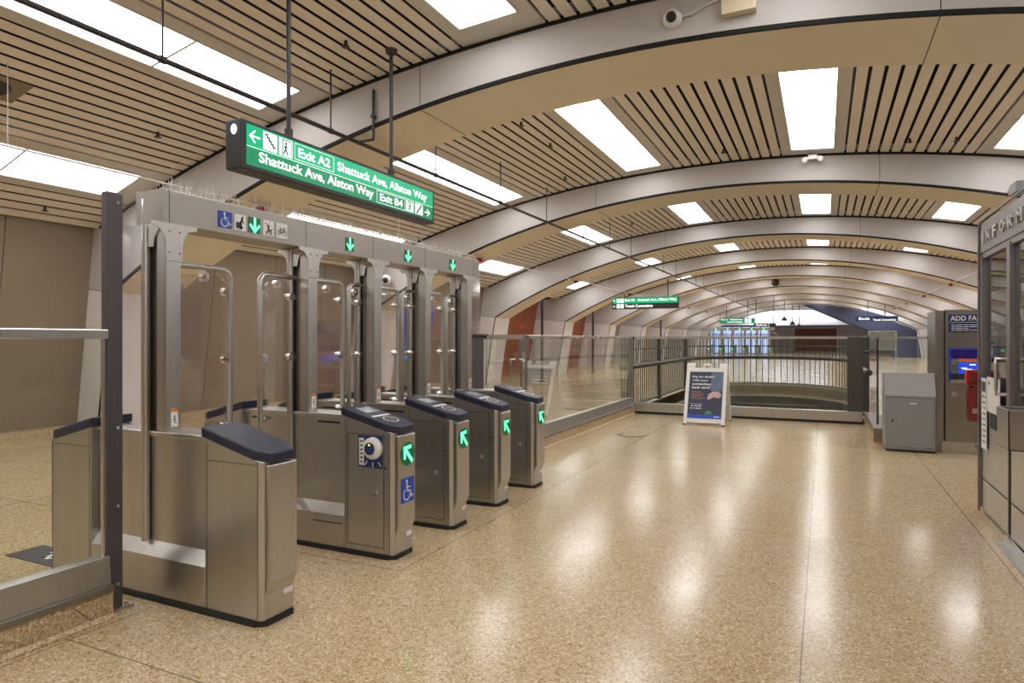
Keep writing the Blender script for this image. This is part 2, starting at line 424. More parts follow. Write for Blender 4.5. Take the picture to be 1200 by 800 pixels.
for sgn, nm in ((-1, 'baseboard_left'), (1, 'baseboard_right')):
    b = MB()
    for k in range(-3, 3):
        b.box(XC+sgn*9.62, XC+sgn*9.95, Y0+DY*k-DY+RW+.01, Y0+DY*k-.01, 0, .13)
    struct(b, nm, M['curb'])

# ceiling: longitudinal slats bay by bay, with a black void above them
ROWS = [-9.72, -6.56, -3.42, -.19, 2.98, 6.15]
LW, LT = .385, .56
def ceiling_bay(y0, y1):
    s = MB()
    edges = []
    lims = [-11.1] + [q for r in ROWS for q in (r-LT, r+LT)] + [7.5]
    for a, c in zip(lims[0::2], lims[1::2]):
        n_ = max(2, round((c-a)/.191)); p = (c-a)/n_
        for i in range(n_):
            xa = a+i*p+.023; xb = a+(i+1)*p-.023
            za, zb = zc(xa), zc(xb)
            s.prism([(xa, za), (xb, zb), (xb, zb+.006), (xa, za+.006)], 'y', y0, y1, 0)
    ly1 = y1-.40; ly0 = ly1-4.75
    for r in ROWS:
        for xa, xb in ((r-LT+.015, r-LW), (r+LW, r+LT-.015)):
            s.prism([(xa, zc(xa)), (xb, zc(xb)), (xb, zc(xb)+.03), (xa, zc(xa)+.03)], 'y', y0, y1, 1)
        xa, xb = r-LW, r+LW
        for ya, yb in ((y0, ly0), (ly1, y1)):
            s.prism([(xa, zc(xa)), (xb, zc(xb)), (xb, zc(xb)+.03), (xa, zc(xa)+.03)], 'y', ya, yb, 1)
    # void
    N_ = 30; xs = [-11.6+19.6*i/N_ for i in range(N_+1)]
    for xa, xb in zip(xs[:-1], xs[1:]):
        s.prism([(xa, zc(xa)+.16), (xb, zc(xb)+.16), (xb, zc(xb)+.2), (xa, zc(xa)+.2)], 'y', y0-.2, y1+.2, 2)
    struct(s, 'ceiling', [M['slat'], M['filler'], M['gap']])
    return ly0, ly1
ORD = ['first', 'second', 'third', 'fourth', 'fifth', 'sixth', 'seventh', 'eighth', 'ninth', 'tenth']
ROWN = ['first row from the left', 'second row from the left', 'third row from the left', 'third row from the right', 'second row from the right', 'first row from the right']
def ceiling_light(r, ly0, ly1, label):
    root = empty('ceiling_light', (r, (ly0+ly1)/2, zc(r)), label, 'ceiling light', 'ceiling light panels between the arches')
    ang = math.atan2(zc(r+LW)-zc(r-LW), 2*LW)
    f = MB(); n_ = 3; L_ = (ly1-ly0)/n_
    z = lambda x: zc(x)
    def strip(xa, xb, ya, yb, dz0, dz1, mbx): mbx.prism([(xa, z(xa)+dz0), (xb, z(xb)+dz0), (xb, z(xb)+dz1), (xa, z(xa)+dz1)], 'y', ya, yb)
    strip(r-LW, r-LW+.025, ly0, ly1, -.012, .05, f); strip(r+LW-.025, r+LW, ly0, ly1, -.012, .05, f)
    for i in range(n_+1):
        yy = ly0+L_*i; strip(r-LW+.025, r+LW-.025, max(ly0, yy-.014), min(ly1, yy+.014), -.010, .05, f)
    f.build('frame', M['filler'], root)
    for i in range(n_):
        d = MB(); strip(r-LW+.027, r+LW-.027, ly0+L_*i+.016, ly0+L_*(i+1)-.016, .0, .012, d)
        d.build('diffuser', M['lamp'], root)
for k in range(-3, 10):
    y1 = Y0+DY*k; y0 = y1-DY+RW
    ly0, ly1 = ceiling_bay(y0, y1)
    for j, r in enumerate(ROWS):
        if k < 0: lab = 'ceiling light %s, %s bay behind the viewer' % (ROWN[j], ORD[-k-1])
        elif k == 0: lab = 'ceiling light before the first arch, %s' % ROWN[j]
        else: lab = 'ceiling light between the %s and %s arches, %s' % (ORD[k-1], ORD[k], ROWN[j])
        ceiling_light(r, ly0, ly1, lab)

# the concrete arches
def arch(i, Y):
    inner = [(-9.28, 0), (-9.10, 1.2), (-8.90, 2.37)]
    outer = [(-11.1, 0), (-11.1, 1.2), (-11.1, 2.62)]
    n_ = 44
    for q in range(n_+1):
        x = -8.7+17.4*q/n_; inner.append((x, zr(XC+x)))
        xo = -9.9+19.8*q/n_; outer.append((xo, zc(XC+xo)+.22))
    inner += [(8.9, 2.37), (9.1, 1.2), (9.28, 0)]; outer += [(11.1, 2.62), (11.1, 1.2), (11.1, 0)]
    inner = [(XC+x, z) for x, z in inner]; outer = [(XC+x, z) for x, z in outer]
    s = MB(); n = len(inner)
    for a in range(n-1):
        leg = a < 2 or a >= n-3
        q = [(inner[a][0], inner[a][1]), (inner[a+1][0], inner[a+1][1]), (outer[a+1][0], outer[a+1][1]), (outer[a][0], outer[a][1])]
        for yy in (Y, Y+RW): s.add([(p[0], yy, p[1]) for p in q], [(0, 1, 2, 3)], 1 if leg else 0)
        s.add([(q[0][0], Y, q[0][1]), (q[1][0], Y, q[1][1]), (q[1][0], Y+RW, q[1][1]), (q[0][0], Y+RW, q[0][1])], [(0, 1, 2, 3)], 1 if leg else 2)
        s.add([(q[3][0], Y, q[3][1]), (q[2][0], Y, q[2][1]), (q[2][0], Y+RW, q[2][1]), (q[3][0], Y+RW, q[3][1])], [(0, 1, 2, 3)], 0)
    r = struct(s, 'trim_%d' % i, [M['rib'], M['leg'], M['soffit']])
    # black edge lines and joints
    t = MB()
    for a in range(2, n-3):
        x0, z0 = inner[a]; x1, z1 = inner[a+1]
        t.prism([(x0, z0-.004), (x1, z1-.004), (x1, z1+.042), (x0, z0+.042)], 'y', Y-.006, Y+.03)
    for a in (0, 1): 
        for sg in (0, 1):
            x0, z0 = inner[a if not sg else n-1-a]; x1, z1 = inner[a+1 if not sg else n-2-a]
            dx = -.02 if not sg else .02
            t.prism([(x0-dx*.2, z0), (x1-dx*.2, z1), (x1+dx, z1), (x0+dx, z0)], 'y', Y-.005, Y+.02)
    N2 = 50
    for q in range(N2):
        xa = -11.0+18.4*q/N2; xb = -11.0+18.4*(q+1)/N2
        t.prism([(xa, zc(xa)-.045), (xb, zc(xb)-.045), (xb, zc(xb)+.04), (xa, zc(xa)+.04)], 'y', Y-.012, Y+.01)
    for xj in (.95, -4.6):
        t.prism([(xj-.004, zr(xj)), (xj+.004, zr(xj)), (xj+.004, zc(xj)), (xj-.004, zc(xj))], 'y', Y-.002, Y+.01)
        t.prism([(xj-.004, zr(xj)-.003), (xj+.004, zr(xj)-.003), (xj+.004, zr(xj)+.01), (xj-.004, zr(xj)+.01)], 'y', Y, Y+RW)
    for sg in (-1, 1):
        t.prism([(XC+sg*8.9, 2.37), (XC+sg*8.9, 2.378), (XC+sg*11, 2.63), (XC+sg*11, 2.622)], 'y', Y-.002, Y+.01)
    t.build('edge_trim', M['gap'], r)
for i, Y in enumerate(RIBS): arch(i+1, Y)

# ================================================================== FARE GATES
GX = -3.78
def fare_gate(c, label, arrow=True, reader=False, plain_cap=False, doora=None, doorb=None):
    r = empty('fare_gate', (GX, c, 0), label, 'fare gate', 'fare gates in a row along the left')
    Lx = lambda x: GX+x
    # body: barrier + two pedestals
    s = MB()
    hw = .13
    topz = lambda x: 1.03 - (abs(x)-.53)/.45*.115
    for sg in (1, -1):
        out_ = [(sg*.53, -hw), (sg*.95, -hw), (sg*.98, -hw+.022), (sg*.98, hw-.022), (sg*.95, hw), (sg*.53, hw)]
        if sg < 0: out_ = out_[::-1]
        s.plan([(Lx(x), c+y) for x, y in out_], .03, lambda x, y: topz(x-GX))
    yz = [(-hw, .03), (-hw, .27), (-.085, .35), (-.085, 1.0), (-.105, 1.0), (-.105, 1.03), (.105, 1.03), (.105, 1.0), (.085, 1.0), (.085, .35), (hw, .27), (hw, .03)]
    s.prism([(c+y, z) for y, z in yz], 'x', Lx(-.53), Lx(.53))
    body = s.build('body', M['steel'], r, .006)
    # front plates
    for sg in (1, -1):
        s = MB()
        s.prism([(Lx(sg*.98), .17), (Lx(sg*1.013), .25), (Lx(sg*1.013), .90), (Lx(sg*.98), .90)], 'y', c-.104, c+.104)
        s.build('front_plate', M['steel'], r, .008)
    # seams, slots, kick base
    s = MB()
    for sg in (1, -1):
        for ys in (-1, 1):
            yy = c+ys*(hw+.0006)
            xa, xb, za, zb = sg*.565, sg*.895, .075, .895
            for (x0, x1, z0, z1) in (((sg*.547, sg*.95, zb, zb+.003),) if plain_cap else ((xa, xb, za, za+.004), (xa, xb, zb, zb+.004), (xa, xa+.004*sg, za, zb), (xb, xb+.004*sg, za, zb))) + ( (sg*.545, sg*.547, .03, 1.0), (sg*.947, sg*.949, .03, .92)):
                s.box(Lx(x0), Lx(x1), yy-.001, yy+.001, z0, z1)
            yp = c+ys*.0856
            if not plain_cap: s.box(Lx(sg*.24), Lx(sg*.46), yp-.001, yp+.001, .955, .97)
            if not plain_cap: s.box(Lx(sg*.23), Lx(sg*.51), c+ys*hw-.001, c+ys*hw+.001, .205, .213)
    s.build('seam', M['black'], r)
    s = MB()
    o2 = [(-.99, -.10), (-.93, -.142), (.93, -.142), (.99, -.10), (.99, .10), (.93, .142), (-.93, .142), (-.99, .10)]
    s.plan([(Lx(x), c+y) for x, y in o2], 0, .03)
    s.build('kick_base', M['black'], r)
    # navy caps
    for sg in (1, -1):
        s = MB()
        e = .012
        o3 = [(sg*.51, -hw-e), (sg*.92, -hw-e), (sg*1.005, -hw+.04), (sg*1.005, hw-.04), (sg*.92, hw+e), (sg*.51, hw+e)]
        if sg < 0: o3 = o3[::-1]
        s.plan([(Lx(x), c+y) for x, y in o3], lambda x, y: topz(x-GX)-.004, lambda x, y: topz(x-GX)+.056)
        cap = s.build('cap', M['navy'], r, .009)
        if not plain_cap:
            T = lambda x: topz(x)+.0575
            def flat(xa, xb, ya, yb, m_, nm, dz=.0):
                q = MB(); q.add([(Lx(sg*xa), c+ya, T(xa)+dz), (Lx(sg*xb), c+ya, T(xb)+dz), (Lx(sg*xb), c+yb, T(xb)+dz), (Lx(sg*xa), c+yb, T(xa)+dz),
                                 (Lx(sg*xa), c+ya, T(xa)-.004), (Lx(sg*xb), c+ya, T(xb)-.004), (Lx(sg*xb), c+yb, T(xb)-.004), (Lx(sg*xa), c+yb, T(xa)-.004)],
                                [(0, 1, 2, 3), (4, 5, 1, 0), (5, 6, 2, 1), (6, 7, 3, 2), (7, 4, 0, 3)])
                return q.build(nm, m_, cap)
            flat(.59, .70, -.07, .07, M['lcd'], 'display', .003)
            flat(.76, .785, -.10, .10, M['white'], 'stripe', .001)
            q = MB(); cx = .865; n = 28
            vs = []
            for k in range(n):
                a = 2*PI*k/n
                for rr in (.048, .058):
                    x = cx+rr*math.cos(a); vs.append((Lx(sg*x), c+rr*1.15*math.sin(a), T(x)+.001))
            q.add(vs, [(2*k, 2*k+1, (2*k+3) % (2*n), (2*k+2) % (2*n)) for k in range(n)])
            for k in range(3):
                a = k*2*PI/3; x = cx+.022*math.cos(a)
                q.add([(Lx(sg*(x+dx)), c+.022*math.sin(a)+dy, T(x+dx)+.001) for dx, dy in ((-.006, -.006), (.006, -.006), (.006, .006), (-.006, .006))], [(0, 1, 2, 3)])
            q.build('card_target', M['white'], cap)
    # round arrow light on the front
    if arrow:
        xf = Lx(1.014); q = MB(); q.cyl((xf-.004, c, .755), (xf+.004, c, .755), .086, 32)
        al = q.build('arrow_light', M['led_dark'], r)
        q = MB(); shapes(q, ARROW_UL, (xf+.0055, c-.085, .67), (0, 1, 0), (0, 0, 1), .17, .17); q.build('arrow', M['arrow_on'], al)
    # small maker plate, lock, screw
    q = MB(); q.box(Lx(.98), Lx(.983), c+.03, c+.10, .135, .165); q.build('maker_plate', M['white'], r)
    if not plain_cap:
        q = MB(); q.cyl((Lx(.82), c-hw-.008, .47), (Lx(.82), c-hw+.002, .47), .018, 16); q.build('lock', M['chrome'], r)
        q = MB(); q.cyl((Lx(.91), c-hw-.002, .66), (Lx(.91), c-hw+.002, .66), .008, 10); q.build('screw', M['black'], r)
    if reader:
        yy = c-hw-.003
        q = MB(); q.box(Lx(.665), Lx(.885), yy, yy+.004, .655, .89); d = q.build('reader_panel', M['dkblue'], r)
        q = MB(); q.box(Lx(.675), Lx(.72), yy-.001, yy+.001, .67, .87); q.build('sticker_strip', M['white'], d)
        q = MB()
        for k in range(6): q.box(Lx(.685), Lx(.71), yy-.002, yy, .69+k*.03, .70+k*.03)
        q.build('strip_marks', M['decal_dark'], d)
        q = MB(); q.tube([(Lx(.805), yy, .80), (Lx(.805), yy-.02, .80), (Lx(.805), yy-.032, .80), (Lx(.805), yy-.036, .80)], [.082, .080, .068, .05], 36); rd = q.build('card_reader', M['white'], d)
        q = MB(); q.cyl((Lx(.798), yy-.034, .80), (Lx(.798), yy-.040, .80), .045, 28); q.build('reader_face', M['dkblue'], d)
        q = MB(); q.cyl((Lx(.798), yy-.039, .828), (Lx(.798), yy-.042, .828), .007, 12); q.build('status_light', M['led_yellow'], d)
        q = MB(); shapes(q, [('l', [(.05, .10), (.18, .35)], .05), ('l', [(.5, .02), (.5, .28)], .05), ('l', [(.95, .1), (.82, .35)], .05)], (Lx(.72), yy-.001, .662), (1, 0, 0), (0, 0, 1), .16, .11)
        q.build('ray_marks', M['white'], d)
        xf = Lx(1.0135)
        q = MB(); q.box(xf, xf+.002, c-.082, c+.082, .40, .58); wd = q.build('accessibility_sticker', M['blue'], r); wd['label'] = 'blue wheelchair symbol sticker'
        q = MB(); shapes(q, WHEEL, (xf+.003, c-.082, .40), (0, 1, 0), (0, 0, 1), .164, .18); q.build('wheelchair_symbol', M['decal_w'], wd)
    # column
    cc = c; c = c-.052
    q = MB()
    q.box(Lx(.07), Lx(.16), c-.05, c+.05, 1.03, 2.31); q.box(Lx(-.07), Lx(-.05), c-.05, c+.05, 1.03, 2.31)
    col = q.build('column', M['steel'], r, .004)
    q = MB(); q.box(Lx(-.05), Lx(.07), c-.025, c+.025, 1.03, 2.31); q.build('column_web', M['steel_dark'], col)
    for ys, on in ((-1, True), (1, True)):
        q = MB(); q.cyl((Lx(-.02), c+ys*.058, .35), (Lx(-.02), c+ys*.058, 2.30), .025, 14); q.build('hinge_tube', M['steel'], r)
    for sg in (1,):
        q = MB()
        prof = [(-.056, 2.08), (-.056, 2.17), (-.068, 2.23), (-.10, 2.272), (-.16, 2.285), (-.16, 2.31), (.16, 2.31), (.16, 2.285), (.10, 2.272), (.068, 2.23), (.056, 2.17), (.056, 2.08)]
        q.prism([(c+y, z) for y, z in prof], 'x', Lx(sg*.16), Lx(sg*.168))
        if sg > 0: q.prism([(Lx(x*.95), z) for x, z in prof[1:-1]], 'y', c-.06, c-.05)
        br = q.build('bracket', M['steel'], col)
        q = MB()
        for yy in (-.035, .035):
            for zz in (2.13, 2.26): q.cyl((Lx(sg*.168), c+yy, zz), (Lx(sg*.173), c+yy, zz), .006, 8)
        q.build('bolt', M['steel_dark'], br)
    # orange/white safety sticker
    q = MB(); q.box(Lx(.161), Lx(.162), c-.02, c+.028, 1.06, 1.17); sk = q.build('safety_sticker', M['white'], r)
    q = MB(); q.box(Lx(.1625), Lx(.163), c-.02, c+.028, 1.15, 1.17); q.build('sticker_header', M['orange'], sk)
    q = MB(); shapes(q, [('c', .5, .7, .12), ('l', [(.5, .6), (.5, .35), (.75, .15)], .12), ('l', [(.3, .45), (.7, .5)], .1)], (Lx(.1625), c-.02, 1.065), (0, 1, 0), (0, 0, 1), .048, .08); q.build('sticker_figure', M['decal_dark'], sk)
    c = cc
    # swing doors
    for d, sg in ((doora, 1), (doorb, -1)):
        if not d: continue
        ya = c+sg*.095; yb = d-sg*.022; X = Lx(-.01); ct = 2.085; rr = .07
        pts = [(X, ya-sg*.02, ct), (X, yb-sg*rr, ct)]
        for k in range(1, 7):
            a = PI/2*k/6; pts.append((X, yb-sg*rr+sg*rr*math.sin(a), ct-rr+rr*math.cos(a)))
        pts += [(X, yb, .42), (X, yb-sg*.03, .38), (X, ya-sg*.02, .38)]
        q = MB(); q.tube(pts, .021, 12); df = q.build('door', M['steel'], r)
        g0, g1 = sorted((ya+sg*.015, yb-sg*.045))
        q = MB(); o4 = [(g0+.0, .42), (g1, .42), (g1, 2.0), (g1-.03, 2.03), (g0+.03, 2.03), (g0, 2.0)]
        q.prism(o4, 'x', X-.006, X+.006); q.build('door_glass', M['glass_door'], df)
        for (yy, zz) in ((ya+sg*.02, 1.93), (yb-sg*.035, 1.93), ((ya+yb)/2, 2.02), (ya+sg*.02, 1.46), (yb-sg*.035, 1.46), (yb-sg*.035, 1.0)):
            q = MB(); q.cyl((X-.022, yy, zz), (X+.014, yy, zz), .031, 18); q.cyl((X+.014, yy, zz), (X+.024, yy, zz), .018, 14, r1=.013)
            q.build('glass_clamp', M['chrome'], df)
    return r
G = [2.79, 4.01, 4.84, 5.67, 6.53]
g1 = fare_gate(G[0], 'nearest fare gate, plain navy cap and no arrow light, beside the charcoal post', arrow=False, plain_cap=True, doora=3.33)
g2 = fare_gate(G[1], 'fare gate with round card reader on its side and blue wheelchair sticker', reader=True, doora=4.53, doorb=3.56)
g3 = fare_gate(G[2], 'middle fare gate of five, green arrow, just beyond the wheelchair-sticker gate', doora=5.35, doorb=4.57)
g4 = fare_gate(G[3], 'fourth fare gate from the camera, green arrow, next to the farthest one', doora=6.18, doorb=5.38)
g5 = fare_gate(G[4], 'farthest fare gate of the near row, next to the glass fence', doorb=6.22)

# header beam
hd = empty('gate_header', (-3.78, 4.65, 2.31), 'long stainless header beam across the tops of the five near fare gates', 'gate header')
s = MB(); HY_0, HY_1 = 2.69, 6.75
s.prism([(-3.91, 2.312), (-3.65, 2.312), (-3.65, 2.52), (-3.655, 2.525), (-3.905, 2.525), (-3.91, 2.52)], 'y', HY_0, HY_1)
s.build('beam', M['header'], hd, .004)
s = MB()
for yy in (2.73, 3.91, 4.75, 5.60, 6.62):
    s.prism([(-3.911, 2.313), (-3.649, 2.311), (-3.649, 2.5205), (-3.654, 2.5265), (-3.906, 2.5265), (-3.911, 2.5205)], 'y', yy-.002, yy+.002)
s.build('beam_seam', M['black'], hd)
s = MB()
random.seed(3)
for i in range(300):
    y = HY_0+.05+(HY_1-HY_0-.1)*i/300; x = -3.78+random.uniform(-.10, .11)
    dx = random.uniform(-.05, .05); dy = random.uniform(-.03, .03); h = random.uniform(.07, .11)
    s.tube([(x, y, 2.525), (x+dx, y+dy, 2.525+h)], .0020, 3, caps=False)
for x in (-3.85, -3.71): s.box(x-.01, x+.01, HY_0+.05, HY_1-.05, 2.525, 2.533)
o = s.build('bird_spikes', M['steel_light'], hd); o['kind'] = 'stuff'
def header_sign(y0, y1, field, sh, shm, name, z0=2.35, z1=2.46):
    q = MB(); q.box(-3.65, -3.645, y0, y1, z0, z1); d = q.build(name, field, hd)
    q = MB(); shapes(q, sh, (-3.643, y0, z0), (0, 1, 0), (0, 0, 1), y1-y0, z1-z0); q.build('symbol', shm, d)
    return d
header_sign(3.09, 3.20, M['blue'], WHEEL, M['decal_w'], 'accessibility_plate')
header_sign(3.22, 3.32, M['decal_w'], LUGGAGE, M['decal_dark'], 'luggage_plate')
header_sign(3.345, 3.45, M['led_dark'], ARROW_DOWN, M['arrow_on'], 'lane_arrow')
header_sign(3.475, 3.575, M['decal_w'], STROLLER, M['decal_dark'], 'stroller_plate')
header_sign(3.60, 3.71, M['decal_w'], BIKE, M['decal_dark'], 'bicycle_plate')
for a, c_ in ((4.38, 4.48), (5.24, 5.35), (6.085, 6.20)): header_sign(a, c_, M['led_dark'], ARROW_DOWN, M['arrow_on'], 'lane_arrow')

# charcoal post and clear panels at both ends of the gate line
pt = empty('charcoal_post', (-3.79, 2.49, 0), 'tall charcoal metal post standing left of the nearest fare gate', 'post')
s = MB(); s.box(-3.805, -3.748, 2.405, 2.50, 0, 2.46); s.build('shaft', M['post'], pt, .006)
s = MB(); s.box(-3.815, -3.735, 2.40, 2.56, 0, .02); s.cyl((-3.76, 2.53, .02), (-3.76, 2.53, .035), .012, 8); s.build('base_plate', M['steel'], pt)
for z in (.16, .62, 1.08, 1.62, 2.4):
    s = MB(); s.cyl((-3.749, 2.465, z), (-3.740, 2.465, z), .010, 10); s.build('bolt', M['chrome'], pt)
s = MB(); s.box(-3.78, -3.77, 2.50, 2.64, 1.06, 2.46); s.build('clear_panel', M['acryl'], pt)
pt = empty('charcoal_end_panel', (-3.80, 6.95, 0), 'low charcoal end panel with clear plastic above, beyond the farthest fare gate', 'post')
s = MB(); s.box(-3.85, -3.75, 6.72, 7.06, 0, 1.64); s.box(-3.86, -3.70, 6.77, 7.09, 1.64, 1.66); s.build('panel', M['post'], pt, .005)
s = MB(); s.box(-3.805, -3.795, 6.76, 7.05, 1.66, 2.5); s.build('clear_panel', M['acryl'], pt)

# ================================================================== GLASS FENCES
def fence(label, y0, y1, joints, X=-3.76, curb=True, rail=True):
    r = empty('glass_fence', (X, (y0+y1)/2, 0), label, 'fence')
    if curb:
        s = MB(); s.box(X-.10, X+.075, y0, y1, 0, .155)
        s.prism([(X+.075, 0), (X+.105, 0), (X+.105, .012), (X+.085, .03), (X+.075, .03)], 'y', y0, y1); s.build('curb', M['curb'], r)
        s = MB()
        s.box(X-.07, X+.09, y0, y1, .155, .19); s.build('lower_channel', M['steel_dark'], r)
    s = MB(); s.prism([(X-.045, .19), (X+.06, .19), (X+.045, .35), (X-.03, .35)], 'y', y0, y1); s.build('base_rail', M['steel'], r, .003)
    s = MB(); s.box(X-.03, X+.035, y0, y1, 1.60, 1.655); s.build('top_rail', M['steel_light'], r, .006)
    js = [y0+.01] + joints + [y1-.01]
    for a, c_ in zip(js[:-1], js[1:]):
        s = MB(); s.box(X-.006, X+.006, a+.005, c_-.005, .345, 1.60); s.build('glass_pane', M['glass'], r)
    return r
f1 = fence('near glass fence on a cracked terrazzo curb left of the charcoal post', -3.5, 2.40, [-2.0, -.5, 1.0])
s = MB(); s.box(-3.735, -3.715, 2.36, 2.37, .35, 1.6); s.build('pane_edge', M['steel_light'], f1)
s = MB()
random.seed(5)
def crack(pts):
    for (a, b_), (c_, d) in zip(pts[:-1], pts[1:]):
        s.add([(-3.684, a, b_-.003), (-3.684, c_, d-.003), (-3.684, c_, d+.004), (-3.684, a, b_+.004)], [(0, 1, 2, 3)])
crack([(2.12, .15), (2.11, .08), (2.13, .01)]); crack([(2.18, .13), (2.24, .07), (2.28, .02), (2.34, .015), (2.40, .02)]); crack([(2.30, .15), (2.31, .09), (2.29, .04), (2.28, .02)])
s.build('curb_crack', M['decal_dark'], f1)
f2 = fence('long far glass fence running from the gates to the stairwell corner', 8.32, 13.78, [9.50, 10.74, 11.99, 13.26], X=-3.74)
s = MB(); s.box(-3.80, -3.70, 13.72, 13.80, .19, 1.66); s.build('post', M['steel_dark'], f2)
# emergency swing gate between end panel and the fence
eg = empty('swing_gate', (-3.76, 7.7, 0), 'glass swing gate with steel bar handles between the farthest fare gate and the fence', 'gate')
s = MB(); s.box(-3.79, -3.73, 8.20, 8.31, 0, 1.66); s.build('post', M['steel_dark'], eg, .004)
s = MB(); s.box(-3.785, -3.735, 7.10, 8.20, 1.595, 1.655); s.box(-3.785, -3.735, 7.10, 8.20, .10, .22); s.build('frame', M['steel'], eg)
s = MB(); s.box(-3.766, -3.754, 7.12, 8.18, .22, 1.595); s.build('glass_pane', M['glass'], eg)
for sx in (-1, 1):
    X = -3.76+sx*.09; s = MB()
    s.tube([(-3.76+sx*.03, 8.05, 1.32), (X, 8.05, 1.32), (X, 8.05, 1.27), (X, 8.05, .98), (X, 8.05, .93), (-3.76+sx*.03, 8.05, .93)], .014, 10); s.build('handle', M['steel_light'], eg)
s = MB(); s.box(-3.73, -3.70, 8.12, 8.18, 1.28, 1.42); s.build('latch', M['steel'], eg)

# stairwell front parapet: stainless kerb, glass, grey end pillar
pf = empty('stairwell_front_screen', (-1.5, 13.86, 0), 'glass screen on a stainless sill across the near side of the stairwell', 'screen')
s = MB(); s.box(-3.66, .66, 13.80, 13.94, .05, .235); s.build('sill', M['steel'], pf, .004)
s = MB(); s.box(-3.66, .66, 13.82, 13.93, 0, .05); s.build('kick_strip', M['black'], pf)
s = MB(); s.box(-3.66, .66, 13.83, 13.90, 1.60, 1.65); s.build('top_rail', M['steel'], pf)
for i in range(3):
    s = MB(); a = -3.64+i*1.36; s.box(a, a+1.35, 13.86, 13.872, .235, 1.60); s.build('glass_pane', M['glass'], pf)
s = MB(); s.box(.41, .66, 13.81, 13.95, .235, 1.64); s.build('pillar', M['rail_dk'], pf, .004)
# baluster railing round the opening
rl = empty('stair_railing', (-1.6, 19, 0), 'dark baluster railing curving round the far side of the stairwell opening', 'railing')
path = [(HX0-.05, 14.0+i*.5) for i in range(15)] + [(x, y+.06) for x, y in arc] + [(HX1+.05, 21.0-i*.5) for i in range(15)]
def resample(p, step):
    outp = [p[0]]; acc = 0
    for a, b_ in zip(p[:-1], p[1:]):
        L_ = math.dist(a, b_); t = step-acc
        while t <= L_: outp.append((a[0]+(b_[0]-a[0])*t/L_, a[1]+(b_[1]-a[1])*t/L_)); t += step
        acc = (acc+L_) % step
    return outp
pp = resample(path, .25)
for zz, r_, nm in ((1.63, .028, 'top_rail'), (1.36, .016, 'upper_rail'), (.96, .060, 'hand_rail'), (.07, .03, 'bottom_rail')):
    s = MB(); s.tube([(x, y, zz) for x, y in pp], r_, 8); s.build(nm, M['rail_dk'], rl)
bp = resample(path, .20)
for i, (x, y) in enumerate(bp[:99]):
    s = MB(); s.box(x-.011, x+.011, y-.011, y+.011, .05, 1.62); s.build('baluster', M['rail_dk'], rl)
s = MB()
for (x, y) in bp[99:]: s.box(x-.011, x+.011, y-.011, y+.011, .05, 1.62)
if s.v: o = s.build('balusters', M['rail_dk'], rl); o['kind'] = 'stuff'
for (x, y) in ((HX0-.05, 14.6), (HX0-.05, 17.6), (HX0-.05, 21.3), (HX1+.05, 15.6), (HX1+.05, 18.8)):
    s = MB(); s.box(x-.04, x+.04, y-.11, y+.11, 0, 1.62); s.build('post', M['rail_dk'], rl)
s = MB()
for (a, b_), (c_, d) in zip(arc[:-1], arc[1:]): s.add([(a, b_, -.25), (c_, d, -.25), (c_, d, .06), (a, b_, .06), (a, b_+.1, .06), (c_, d+.1, .06), (c_, d+.1, 0), (a, b_+.1, 0)], [(0, 1, 2, 3), (3, 2, 5, 4), (4, 5, 6, 7)])
s.build('kerb', M['stairwall'], rl)
# short glass return running back towards the camera
rt = empty('glass_return', (.78, 12.6, 0), 'short glass return panel on a curb at the right corner of the stairwell screen', 'screen')
s = MB(); s.box(.70, .90, 11.55, 13.80, 0, .14); s.build('curb', M['curb'], rt)
s = MB(); s.box(.69, .92, 11.35, 13.80, .14, .24); s.build('base_rail', M['steel_dark'], rt, .004)
s = MB(); s.box(.775, .787, 11.95, 13.80, .24, 1.60); s.build('glass_pane', M['glass_door'], rt)
s = MB(); s.box(.768, .795, 11.93, 11.95, .24, 1.62); s.build('edge_strip', M['black'], rt)
s = MB(); s.box(.76, .80, 11.93, 13.80, 1.60, 1.64); s.build('top_rail', M['steel'], rt)
rr_ = empty('right_glass_fence', (3.2, 13.86, 0), 'glass fence with thin top rail behind the grey cabinet and ticket machine', 'fence')
s = MB(); s.box(.80, 7.0, 13.84, 13.89, 1.60, 1.64); s.build('top_rail', M['steel_light'], rr_)
for i in range(4):
    s = MB(); a = .92+i*1.5; s.box(a, a+1.49, 13.86, 13.87, .02, 1.60); s.build('glass_pane', M['glass'], rr_)

# ================================================================== OVERHEAD SIGN
X = -4.6; sy0, sy1, sz0, sz1 = 4.14, 7.28, 3.10, 3.54
sg_ = empty('exit_sign', (X-.13, (sy0+sy1)/2, sz0), 'large lit green hanging sign reading Exit A2 Shattuck Ave, Allston Way', 'sign')
s = MB(); s.box(X-.20, X, sy0, sy1, sz0, sz1); s.build('case', M['sign_black'], sg_, .012)
s = MB(); s.box(X, X+.004, sy0+.05, sy1-.05, sz0+.045, sz1-.035); s.build('face', M['green_on'], sg_)
fy0, fy1, fz0, fz1 = sy0+.05, sy1-.05, sz0+.045, sz1-.035
fw, fh = fy1-fy0, fz1-fz0
R_, U_ = (0, 1, 0), (0, 0, 1)
s = MB(); s.box(X+.004, X+.0055, fy0, fy1, fz0+fh*.44, fz1); s.build('upper_face', M['green_bright'], sg_)
xt = X+.0075
def sp(u, v): return (xt, fy0+fw*u, fz0+fh*v)
def line_part(t_, u0, u1, v0, v1, parent=sg_):
    q = MB(); put_text(q, t_, sp(u0, v0), R_, U_, fw*(u1-u0), fh*(v1-v0)); q.build('lettering', M['text_on'], parent)
line_part('Exit A2', .206, .355, .60, .86)
line_part('Shattuck Ave, Allston Way', .392, .954, .53, .87)
line_part('Shattuck Ave, Alston Way', .046, .592, .055, .40)
line_part('Exit B4', .630, .778, .12, .36)
